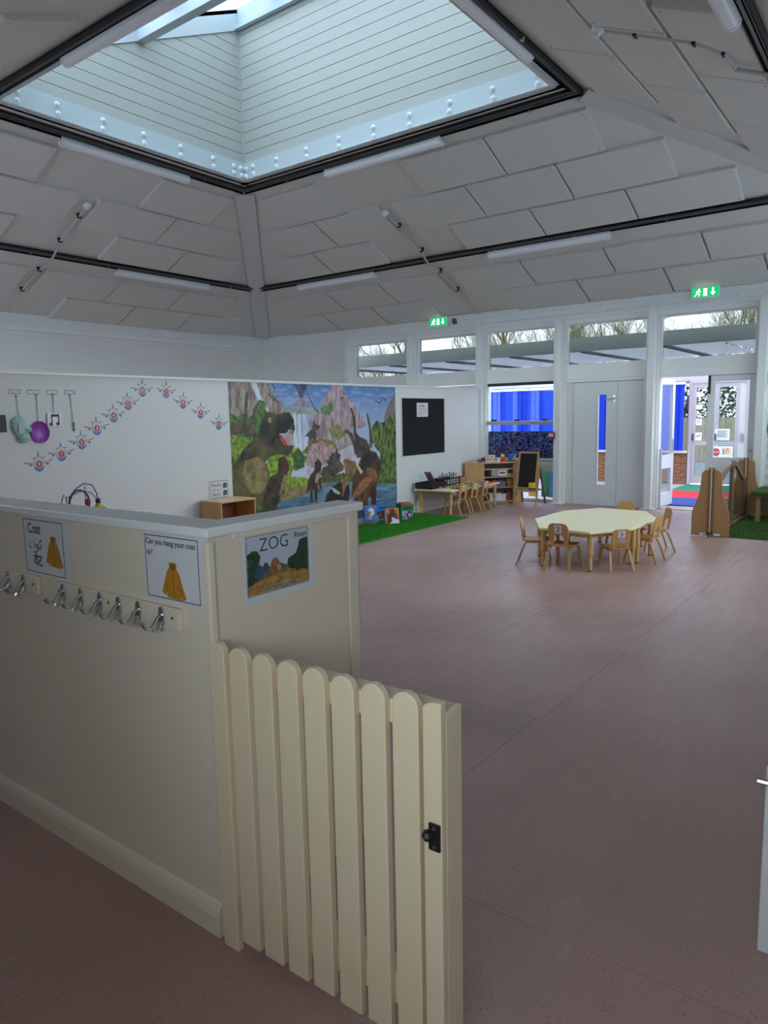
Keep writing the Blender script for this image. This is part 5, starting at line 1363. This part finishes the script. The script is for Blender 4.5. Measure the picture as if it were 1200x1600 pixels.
# ------------------------------------------------------------------ ceiling equipment
def batten(M_, L_, label):
    """local: x along the tube from the centre, z out of the ceiling"""
    t = thing('strip_light', M_, label, 'light', 'unlit strip lights')
    MB().box(-L_/2, L_/2, -0.03, 0.03, 0.0, 0.045).build('housing', PLASTIC, t)
    prof = [(-0.055,0.03),(-0.058,0.06),(-0.045,0.095),(-0.02,0.11),(0.02,0.11),(0.045,0.095),(0.058,0.06),(0.055,0.03)]
    d = MB(); n = len(prof); x0, x1 = -L_/2+0.03, L_/2-0.03
    d.add([(x0,a,b) for a,b in prof]+[(x1,a,b) for a,b in prof], [tuple(range(n)), tuple(range(n,2*n))]+[(i,(i+1)%n,(i+1)%n+n,i+n) for i in range(n)])
    d.build('diffuser', DIFFUSER, t, smooth=True)
    for s in (-1, 1):
        x = s*(L_/2-0.015); e = MB(); n = len(prof)
        e.add([(x-0.015,a*1.06,b*1.03) for a,b in prof]+[(x+0.015,a*1.06,b*1.03) for a,b in prof], [tuple(range(n)), tuple(range(n,2*n))]+[(i,(i+1)%n,(i+1)%n+n,i+n) for i in range(n)])
        e.build('end_cap', PLASTIC, t)
def tray_run(M_, L_, label, clips):
    t = thing('cable_tray', M_, label, 'cable tray', 'black cable trays on the ceiling')
    b = MB(); b.box(-L_/2, L_/2, -0.055, 0.055, 0.02, 0.026); b.box(-L_/2, L_/2, -0.055, -0.05, 0.02, 0.06); b.box(-L_/2, L_/2, 0.05, 0.055, 0.02, 0.06)
    b.build('channel', TRAY, t)
    MB().box(-L_/2, L_/2, -0.03, 0.03, 0.0, 0.02).build('back_strip', TRAY, t)
    MB().tube([(-L_/2,-0.02,0.042),(L_/2,-0.02,0.042)], 0.014, 6).build('cable', CABLE, t)
    MB().tube([(-L_/2,0.02,0.040),(L_/2,0.02,0.040)], 0.010, 6).build('cable', CABLE, t)
    for c in clips: MB().box(c-0.02, c+0.02, 0.045, 0.075, 0.03, 0.07).build('clip', STEEL, t, bevel=0.004)
def on(k, u, s, off=0.0, rot=0): return SL[k] @ Matrix.Translation((u, s, off)) @ Matrix.Rotation(rot, 4, 'Z')
# around the lantern rim
def clips(L_, d=1.25): return [-L_/2+0.6+i*d for i in range(int((L_-0.8)/d)+1)]
tray_run(on('B',(RY0+RY1)/2,-0.0), RY1-RY0+0.05, 'black cable tray along the far edge of the roof lantern', clips(5.2))
tray_run(on('A',(RX0+RX1)/2,-0.0), RX1-RX0, 'black cable tray along the left edge of the roof lantern', clips(3.8))
tray_run(on('D',(RX0+RX1)/2,-0.0), RX1-RX0, 'black cable tray along the right edge of the roof lantern', clips(3.8, 1.8))
tray_run(on('E',(RY0+RY1)/2,-0.0), RY1-RY0, 'black cable tray along the near edge of the roof lantern', clips(5.2, .4)[:2])
tray_run(on('B',(0.98+10.38)/2,2.37), 9.40, 'long black cable tray across the ceiling slope above the windows', clips(9.4))
tray_run(on('A',(1.2+9.85)/2,2.32), 8.65, 'black cable tray across the left ceiling slope', clips(8.6))
tray_run(on('D',(1.8+9.9)/2,2.26), 8.1, 'black cable tray across the right ceiling slope', clips(8.0))
batten(on('B',(5.44+3.58)/2,2.47,0.02), 1.86, 'white strip light on the window slope, middle of the tray')
batten(on('B',(9.39+7.63)/2,2.47,0.02), 1.78, 'white strip light on the window slope near the far corner')
batten(on('B',(6.75+4.89)/2,0.09,0.02), 1.86, 'white strip light under the far edge of the roof lantern')
batten(on('A',(4.93+6.76)/2,0.085,0.02), 1.84, 'white strip light under the left edge of the roof lantern')
batten(on('A',(6.98+8.83)/2,2.42,0.02), 1.85, 'white strip light on the left ceiling slope')
batten(on('D',(4.92+6.78)/2,-0.10,0.0), 1.86, 'white strip light at the right edge of the roof lantern')
batten(on('D',(3.6+5.45)/2,2.16,0.02), 1.85, 'white strip light at the top right corner of the view')
batten(Matrix.Translation((IX0-0.06,5.72,ZL-0.005)) @ SL['E'].to_3x3().to_4x4(), 1.80, 'white strip light at the near edge of the roof lantern')
# heat detectors on conduit
CONDUIT = mat('grey_white_conduit', (0.50,0.50,0.49), 0.5)
def detector(k, u, s0, pts, label):
    t = thing('heat_detector', on(k, u, s0, 0.03), label, 'detector', 'heat detectors on conduit')
    MB().lathe([(0.055,0.0),(0.055,0.02),(0.048,0.035),(0.03,0.04),(0.028,0.065),(0.018,0.075)], 18).build('head', PLASTIC, t, smooth=True)
    c = thing('conduit', on(k, 0, 0, 0), label.replace('white heat detector', 'thin conduit leading down from the heat detector').replace('round ', ''), 'conduit', 'conduits on the ceiling')
    MB().tube([(a, b, z) for a, b, z in pts], 0.016, 8).build('pipe', CONDUIT, c, smooth=True)
    for q in range(1, len(pts)-1, 1):
        a, b, z = pts[q]; (MB().box(a-0.028, a+0.028, b-0.012, b+0.012, 0.0, z+0.02).build('saddle', TRAY, c) if z < 0.08 else None)
detector('B', 6.47, 1.12, [(6.47,1.17,0.05),(6.45,1.45,0.05),(6.45,2.10,0.05),(6.47,2.25,0.09),(6.50,2.45,0.09),(6.46,2.70,0.05),(6.47,3.3,0.05),(6.48,4.12,0.05)], 'round white heat detector on the window slope')
detector('A', 5.80, 1.10, [(5.80,1.15,0.05),(5.81,1.35,0.05),(5.82,1.95,0.05),(5.84,2.15,0.09),(5.88,2.45,0.09),(5.86,2.72,0.05),(5.85,3.3,0.05),(5.86,3.88,0.05)], 'round white heat detector on the left slope')
detector('D', 5.91, 0.99, [(5.91,1.05,0.05),(5.93,1.30,0.05),(5.96,1.76,0.05),(6.10,1.95,0.05),(6.28,2.02,0.09),(6.31,2.26,0.09),(6.33,2.7,0.05)], 'round white heat detector on the right slope')
# wall conduits
t = thing('wall_conduit', (0,0,0), 'pair of thin white conduits running along the left wall top', 'conduit')
MB().tube([(0.2,YA-0.04,3.19),(XB-0.05,YA-0.04,3.17)], 0.016, 8).build('pipe', PLASTIC, t)
MB().tube([(0.2,YA-0.02,3.10),(XB-0.05,YA-0.02,3.09)], 0.014, 8).build('pipe', PLASTIC, t)
MB().box(8.9,9.25,YA-0.10,YA,3.17,3.27).build('junction_box', PLASTIC, t)
t = thing('wall_conduit', (0,0,0), 'thin white conduit running along the beam over the windows', 'conduit')
MB().tube([(XB-0.07,YA-0.06,3.165),(XB-0.075,COLS[5]-0.2,3.155)], 0.016, 8).build('pipe', PLASTIC, t)
for q, y in enumerate((8.9, 7.4, 6.48, 5.7, 4.2, 3.43, 2.2)):
    MB().box(XB-0.10, XB-0.05, y-0.02, y+0.02, 3.135, 3.185).build('saddle', PLASTIC, t)
for y in (7.96, 4.97):
    t = thing('drop_conduit', (XB-0.175, y+0.03, 0), 'white conduit dropping down the post to the red call point' if y < 5 else 'white conduit dropping down the post right of the farthest window', 'conduit')
    MB().tube([(0,0,3.12),(0,0,1.25 if y < 5 else 2.1)], 0.011, 8).build('pipe', PLASTIC, t)
# exit signs (lit)
GREEN = mat('lit_exit_green', lin((0,150,84)), 0.4, emit=0.55)
LITW = mat('lit_exit_white', (0.9,1.0,0.95), 0.4, emit=0.9)
def exit_sign(y, z, label, s=1.0):
    t = thing('exit_sign', fX(y, z, XB-0.10) @ Matrix.Diagonal((s,s,1,1)), label, 'exit sign', 'green exit signs')
    MB().box(-0.20, 0.20, -0.088, 0.088, -0.10, 0.0).build('housing', PLASTIC, t, bevel=0.008)
    f = MB().box(-0.185, 0.185, -0.068, 0.07, 0.0, 0.004).build('green_face', GREEN, t)
    MB().box(-0.025, 0.025, -0.05, 0.055, 0.004, 0.006).build('door_symbol', LITW, f)
    MB().prism([(0.095,0.055),(0.115,0.055),(0.115,-0.005),(0.14,-0.005),(0.105,-0.052),(0.07,-0.005),(0.095,-0.005)], 0.004, 0.006).build('arrow_symbol', LITW, f)
    m_ = MB(); m_.prism(ell(-0.085,0.045,0.013,0.013,10), 0.004, 0.006); m_.prism([(-0.13,0.005),(-0.115,0.028),(-0.085,0.032),(-0.06,0.012),(-0.066,0.004),(-0.088,0.018),(-0.095,-0.005),(-0.07,-0.022),(-0.08,-0.052),(-0.09,-0.05),(-0.086,-0.028),(-0.11,-0.012),(-0.13,-0.045),(-0.15,-0.048),(-0.15,-0.038),(-0.135,-0.034),(-0.118,0.004),(-0.112,0.018),(-0.122,0.0)], 0.004, 0.006)
    m_.build('running_man_symbol', LITW, f)
exit_sign(7.33, 3.265, 'lit green exit sign over the second window from the corner')
exit_sign(2.69, 3.26, 'lit green exit sign above the open double doors')
MB(fX(7.0,3.25,XB-0.03)).box(-0.04,0.04,-0.05,0.05,0,0.05).build('sounder_box', CABLE, label='small dark box right of the far exit sign', cat='box', bevel=0.005)
# fire call point, thermostat box and socket
t = thing('fire_call_point', fX(5.03, 1.17, XB-0.165), 'red fire call point on the post beside the closed doors', 'call point')
MB().box(-0.055, 0.055, -0.055, 0.055, 0, 0.05).build('red_box', mat('fire_red', lin((140,40,48)), 0.4), t, bevel=0.006)
MB().box(-0.038, 0.038, -0.018, 0.03, 0.05, 0.053).build('break_glass', PAPER, t)
MB().prism([(-0.014,0.006),(0.0,-0.01),(0.014,0.006)], 0.053, 0.054).build('press_mark', INK, t)
t = thing('heater_switch_box', fX(1.70, 1.97, XB-0.005), 'grey switch box with a cable on the painted brick', 'switch box')
MB().box(-0.09, 0.10, -0.07, 0.07, 0, 0.08).build('box_body', mat('grey_metal_box', (0.24,0.26,0.26), 0.5), t, bevel=0.006)
MB().tube([(-0.01,0.07,0.03),(-0.01,0.17,0.03),(-0.04,0.20,0.03),(-0.08,0.21,0.03)], 0.008, 6).build('cable', CABLE, t)
MB().tube([(0.02,-0.07,0.03),(0.02,-0.62,0.03)], 0.016, 8).build('conduit_pipe', CONDUIT, t)
t = thing('wall_socket', fX(1.69, 1.27, XB-0.005), 'dark metal-clad switch with two white rockers on the brick', 'switch')
MB().box(-0.085, 0.085, -0.055, 0.055, 0, 0.045).build('back_box', mat('dark_metal_clad', (0.08,0.09,0.09), 0.4, 0.5), t, bevel=0.01)
for x in (-0.03, 0.03): MB().box(x-0.016, x+0.016, -0.022, 0.026, 0.045, 0.052).build('rocker', PLASTIC, t)

# ------------------------------------------------------------------ lobby beyond the doors
XE = 15.9
lob = MB().box(XB+0.35, XE+0.25, -1.5, 11.5, -0.1, -0.006).build('floor_lobby', mat('lobby_concrete', (0.34,0.33,0.33), 0.6, var=0.1, scale=3), kind='structure')
t = thing('striped_doormat', (12.05, 0.6, 0), 'blue, red and green striped mat in the lobby', 'mat')
for (a, b, c, nm) in ((0.12,1.26,(30,62,128),'blue'),(1.26,2.38,(206,32,40),'red'),(2.38,3.72,(40,116,86),'green')):
    MB().box(a, b, 0, 3.3, -0.004, 0.008).build('%s_stripe' % nm, mat('mat_'+nm, lin(c), 0.95, var=0.2, scale=60, bump=0.4, bscale=200), t)
# brick below the blinds: real bricks on the part seen through the doors
we = thing('wall_lobby', (0,0,0), kind='structure')
BRW = mat('orange_brick', lin((142,88,58)), 0.8, var=0.25, scale=14)
bme2 = MB().box(-0.012, 0.03, -0.105, 0.105, -0.031, 0.031).mesh('brick')
MB().box(XE, XE+0.25, 3.95, 11.4, 0, 0.66).build('mortar_bed', mat('mortar', lin((120,96,80)), 0.9), we)
for r in range(9):
    for c in range(32):
        o = put('brick', bme2, BRW, we); o.location = (XE, 4.06+c*0.222+(0.111 if r % 2 else 0), 0.036+r*0.0735)
MB().box(XE-0.07, XE+0.12, 3.95, 11.4, 0.655, 0.695).build('window_sill', TRIM, we, bevel=0.004)
LTRIM = mat('lobby_wall_paint', (0.48,0.45,0.47), 0.5)
MB().box(XE, XE+0.25, -1.5, 11.4, 2.15, 2.62).build('lintel', LTRIM, we)
MB().box(XE, XE+0.25, -1.5, 2.80, 0, 2.15).build('end_wall', LTRIM, we)
MB().box(XB+0.25, XE+0.25, -1.6, -1.5, 0, 2.62).build('side_wall', LTRIM, we)
for y in (3.93, 5.55, 7.15, 8.75, 10.35): MB().box(XE+0.03, XE+0.12, y-0.03, y+0.03, 0.69, 2.15).build('mullion', LTRIM, we)
MB().box(XE+0.07, XE+0.076, 3.96, 11.4, 0.69, 2.15).build('pane', TGLASS, we)
BLUE = translucent_mat('blue_blind_fabric', lin((44,78,206)), 0.62)
bl = thing('vertical_blind', (XE-0.10, 0, 0), 'royal blue vertical blind across the lobby window', 'blind')
MB().box(-0.03, 0.03, 4.0, 10.8, 2.08, 2.13).build('headrail', PLASTIC, bl)
slat_me = MB().bar([(0,0,0.0),(0,0,1.37)], 0.127, 0.002, (0.10,0.99,0)).mesh('slat')
sm3 = []
for i_, c_ in enumerate(((72,110,235),(120,150,245),(58,92,224))):
    q_ = slat_me.copy(); q_.materials.append(translucent_mat('blue_blind_fabric_%d' % i_, lin(c_), 0.62)); sm3.append(q_)
for q in range(60):
    o = put('slat', sm3[(q*7//3) % 3], None, bl); o.location = (0, 4.07+q*0.112, 0.71); o.rotation_euler = (0, 0, rnd.uniform(-.30,.22))
# external doors with notices
ed = thing('door_3', fX(3.93, 0, XE), kind='structure')
UPVC = mat('lobby_frame_paint', (0.46,0.41,0.43), 0.4)
MB().box(0, 0.06, 0, 2.15, -0.06, 0.03).build('frame_jamb', UPVC, ed); MB().box(1.07, 1.13, 0, 2.15, -0.06, 0.03).build('frame_jamb', UPVC, ed)
MB().box(0.06, 1.07, 2.09, 2.15, -0.06, 0.03).build('frame_head', UPVC, ed)
for (a, b) in ((0.06,0.50),(0.50,0.94)):
    lf = thing('leaf', Matrix.Identity(4)); lf.parent = ed
    MB().box(a, a+0.075, 0.02, 2.09, -0.04, 0.01).build('stile', UPVC, lf); MB().box(b-0.055, b, 0.02, 2.09, -0.04, 0.01).build('stile', UPVC, lf)
    MB().box(a+0.075, b-0.055, 2.00, 2.09, -0.04, 0.01).build('rail', UPVC, lf); MB().box(a+0.075, b-0.055, 0.82, 0.90, -0.04, 0.01).build('rail', UPVC, lf); MB().box(a+0.075, b-0.055, 0.02, 0.16, -0.04, 0.01).build('rail', UPVC, lf)
    MB().box(a+0.075, b-0.055, 0.90, 2.0, -0.018, -0.012).build('pane', TGLASS, lf); MB().box(a+0.075, b-0.055, 0.16, 0.82, -0.018, -0.012).build('pane', TGLASS, lf)
    MB().tube([(a+0.03,0.93,0.01),(a+0.03,0.93,0.05),(a+0.03,1.05,0.05),(a+0.03,1.05,0.01)], 0.014, 8).build('pull_handle', BLACK, lf)
MB().box(0.94, 1.07, 0.02, 2.09, -0.04, 0.0).build('side_panel', mat('side_panel_paint', (0.62,0.59,0.56), 0.5), ed)
MB().box(0.99, 1.04, 0.90, 1.06, 0.0, 0.02).build('lock_plate', STEEL, ed)
def door_note(x, z, w, h, label, body, head=None):
    t = thing('door_notice', fX(3.93-x, z, XE-0.012), label, 'notice', 'notices on the lobby doors')
    MB().box(-w/2, w/2, -h/2, h/2, 0, 0.002).build('sheet', mat('bright_paper', (0.82,0.82,0.84), 0.5), t)
    for q in range(body): MB().box(-w*.36, w*(.36-.12*(q % 2)), h*.30-q*h*.62/max(1,body)-h*.03, h*.30-q*h*.62/max(1,body)+h*.03, 0.002, 0.0026).build('text_line', mat('notice_text', (0.10,0.10,0.13), 0.5), t)
    return t
door_note(0.195, 1.87, 0.115, 0.10, 'topmost small notice on the left lobby door', 2)
door_note(0.195, 1.61, 0.115, 0.085, 'second small notice on the left lobby door', 2)
door_note(0.195, 1.30, 0.115, 0.13, 'third notice down the left lobby door', 3)
t = door_note(0.195, 1.00, 0.13, 0.17, 'lowest notice with a small dark drawing on the left lobby door', 0)
MB().prism([(-0.045,-0.01),(-0.02,0.02),(0.0,0.012),(0.03,0.045),(0.045,0.05),(0.02,0.01),(-0.01,-0.005)], 0.002, 0.0026).build('drawing', INK, t)
door_note(0.655, 1.04, 0.28, 0.23, 'large lettered notice on the right lobby door', 5)
t = door_note(0.665, 0.69, 0.40, 0.23, 'poster with a red stop sign on the lower pane of the lobby door', 0)
RS = mat('stop_red', lin((200,60,72)), 0.5)
MB().prism([(-0.115+0.075*math.cos(math.pi/8+math.pi/4*i), -0.01+0.085*math.sin(math.pi/8+math.pi/4*i)) for i in range(8)], 0.002, 0.003).build('stop_octagon', RS, t)
text('lettering', 'STOP', 0.052, PAPER, t, -0.115, -0.01, 0.0032, bold=0.001, sx=0.9)
MB().prism([(0.02,-0.06),(0.16,-0.055),(0.16,0.07),(0.03,0.08)], 0.002, 0.0026).build('picture_patch', mat('peach_print', lin((230,190,150)), 0.6), t)
MB().prism([(0.05,-0.02),(0.055,-0.025),(0.12,0.075),(0.11,0.08)], 0.0026, 0.003).build('picture_stroke', RS, t)
MB().prism(ell(0.165,-0.05,0.025,0.03,14), 0.0026, 0.003).build('picture_disc', PAPER, t)
MB().prism([(-0.01,-0.07),(0.012,-0.03),(0.012,0.04),(-0.008,0.08),(0.03,0.04),(0.03,-0.03)], 0.0026, 0.003).build('picture_arc', INK, t)
# boards leaning behind the low pane
for (x, y, c, lb, h_) in ((12.5,5.22,(206,160,40),'yellow play board leaning in the lobby behind the low window pane',0.5),(12.45,5.42,(40,84,120),'blue play board leaning in the lobby behind the low window pane',0.52),(12.5,5.60,(40,110,70),'green play board leaning in the lobby behind the low window pane',0.48),(12.5,5.86,(196,150,50),'amber play board leaning in the lobby behind the easel',0.5)):
    t = thing('play_board', fZ(x, y, 0, 0.4), lb, 'play board')
    MB(Matrix.Rotation(0.2,4,'Y')).box(-0.01,0.01,-0.08,0.08,0.0,h_).build('board', mat('play_board_%s' % lb.split()[0], lin(c), 0.5), t, bevel=0.004)
    MB().box(0.0,0.10,-0.05,0.05,0.0,0.02).build('foot', BIRCH, t)
# canopy over the lobby
cp = thing('lobby_canopy', (0,0,0), 'translucent corrugated canopy roof outside the high windows', 'canopy')
CAN = translucent_mat('polycarbonate_sheet', (0.55,0.57,0.67), 0.5, 0.10)
MB().box(12.35, 12.42, -1.5, 11.2, 2.605, 2.842).build('ledger_beam', GREYBAND, cp)
n_ = 260
for (y0, y1) in ((-1.5,2.73),(2.75,6.98),(7.0,11.2)):
    b = MB(); b.open = True; nn = int((y1-y0)/0.04); vs = []
    for i in range(nn+1):
        y = y0+(y1-y0)*i/nn; z = 0.012*(i % 2)
        vs += [(12.42,y,2.635+z),(16.6,y,2.69+z)]
    b.add(vs, [(2*i,2*i+1,2*i+3,2*i+2) for i in range(nn)]).build('roof_sheet', CAN, cp)
RAF = mat('canopy_rafter', (0.20,0.19,0.21), 0.5)
for y in (-0.6, 0.75, 2.1, 3.5, 4.9, 6.3, 7.7, 9.1, 10.5): MB().box(12.42, 16.6, y-0.025, y+0.025, 2.585, 2.633).build('rafter', RAF, cp)
MB().box(16.55, 16.62, -1.5, 11.2, 2.52, 2.66).build('eaves_beam', TRIM, cp)

# ------------------------------------------------------------------ outside
MB().box(-40, 70, -45, 60, -0.30, -0.125).build('ground_outside', mat('pale_tarmac', lin((150,158,170)), 0.9, var=0.15, scale=2), kind='structure')
t = thing('garden_fence', (25, 0, 0), 'pale timber board fence beyond the lobby doors', 'fence')
fme = MB().box(-0.012, 0.012, -0.07, 0.07, -0.12, 1.30).mesh('board')
FW = [wood('fence_board_%d' % i, lin(c), lin(tuple(int(v*.86) for v in c)), 'Z', rough=0.85) for i, c in enumerate(((206,186,158),(188,164,136),(214,198,176)))]
fms = []
for f in FW:
    q = fme.copy(); q.materials.append(f); fms.append(q)
for q in range(110):
    o = put('board', fms[rnd.randrange(3)], None, t); o.location = (0, -2+q*0.152, 0)
for z in (0.2, 1.0): MB().box(0.012, 0.06, -2, 15, z, z+0.09).build('rail', FW[1], t)
def leaf_cloud(name, c, r, n, mt, label, cat, seed):
    t = thing(name, c, label, cat); g = random.Random(seed); b = MB(); b.open = True
    for _ in range(n):
        while True:
            p = Vector((g.uniform(-1,1), g.uniform(-1,1), g.uniform(-1,1)))
            if p.length < 1: break
        p = Vector((p.x*r[0], p.y*r[1], p.z*r[2])); a = Vector((g.uniform(-1,1), g.uniform(-1,1), g.uniform(-1,1))).normalized()
        u = a.cross(Vector((0,0,1))).normalized()*0.05; v = a*0.09
        b.add([tuple(p-u), tuple(p+v*.5), tuple(p+u), tuple(p-v*.9)], [(0,1,2,3)])
    b.build('foliage', mt, t, kind='stuff')
    MB().tube([(0,0,-r[2]-0.6),(0.05,0.02,-r[2]*.3),(0.0,0.1,r[2]*.3)], [0.08,0.06,0.02], 6).build('stem', mat('bark', lin((92,80,70)), 0.9), t)
HG = mat('hedge_leaf', lin((74,88,66)), 0.7, col2=lin((120,126,100)), scale=3)
leaf_cloud('hedge', (26.4, 6.5, 1.5), (0.9, 8.0, 1.9), 16000, HG, 'grey green hedge behind the pale fence, seen through the lobby doors', 'hedge', 40)
def bare_tree(x, y, hgt, seed, label):
    t = thing('bare_tree', (x, y, -0.12), label, 'tree', 'bare winter trees outside'); g = random.Random(seed)
    tr = MB(); br = MB()
    def grow(mb, p, d, ln, r, depth):
        q = [p]; dd = d.copy(); k = 3
        for i in range(k):
            dd = (dd+Vector((g.uniform(-.22,.22), g.uniform(-.22,.22), g.uniform(-.05,.14)))).normalized(); q.append(q[-1]+dd*ln/k)
        mb.tube(q, [r, r*.85, r*.7, r*.55], 4 if depth > 1 else 3, cap=False)
        if depth == 0: return
        nb = 3 if depth > 3 else 4
        for i in range(nb):
            s = q[1+g.randrange(3)] if i else q[-1]
            e = (dd+Vector((g.uniform(-1,1), g.uniform(-1,1), g.uniform(-.25,.8)))*0.85).normalized()
            grow(br, s, e, ln*g.uniform(.62,.84), r*.55, depth-1)
    grow(tr, Vector((0,0,0)), Vector((0,0,1)), hgt*0.27, hgt*0.014, 6)
    tr.open = br.open = True
    BK = mat('winter_bark', lin((128,122,92)), 0.9, var=0.15, scale=4)
    tr.build('trunk', BK, t); br.build('branches', BK, t)
tl = [(25.5,4.6),(29.0,7.6),(29.0,10.6),(30.5,13.6),(30.0,16.8),(33.0,19.9),(31.0,23.2),(37.0,10.5),(36.0,27.5),(27.0,14.0),(26.5,19.5)]
lbs = ['nearest bare tree outside, behind the window over the open doors','bare tree outside the fourth high window, left side','bare tree outside the fourth high window, right of the post','bare tree seen through the third high window','second bare tree seen through the third high window','bare tree seen through the second high window','bare tree seen through the first high window, right part','distant bare tree behind the window over the closed doors','bare tree seen at the far left of the first high window','bare tree close behind the canopy at the second high window','bare tree close behind the canopy at the first high window']
for q, (x, y) in enumerate(tl): bare_tree(x, y, 8.6+rnd.uniform(-.8,1.2), 100+q, lbs[q])
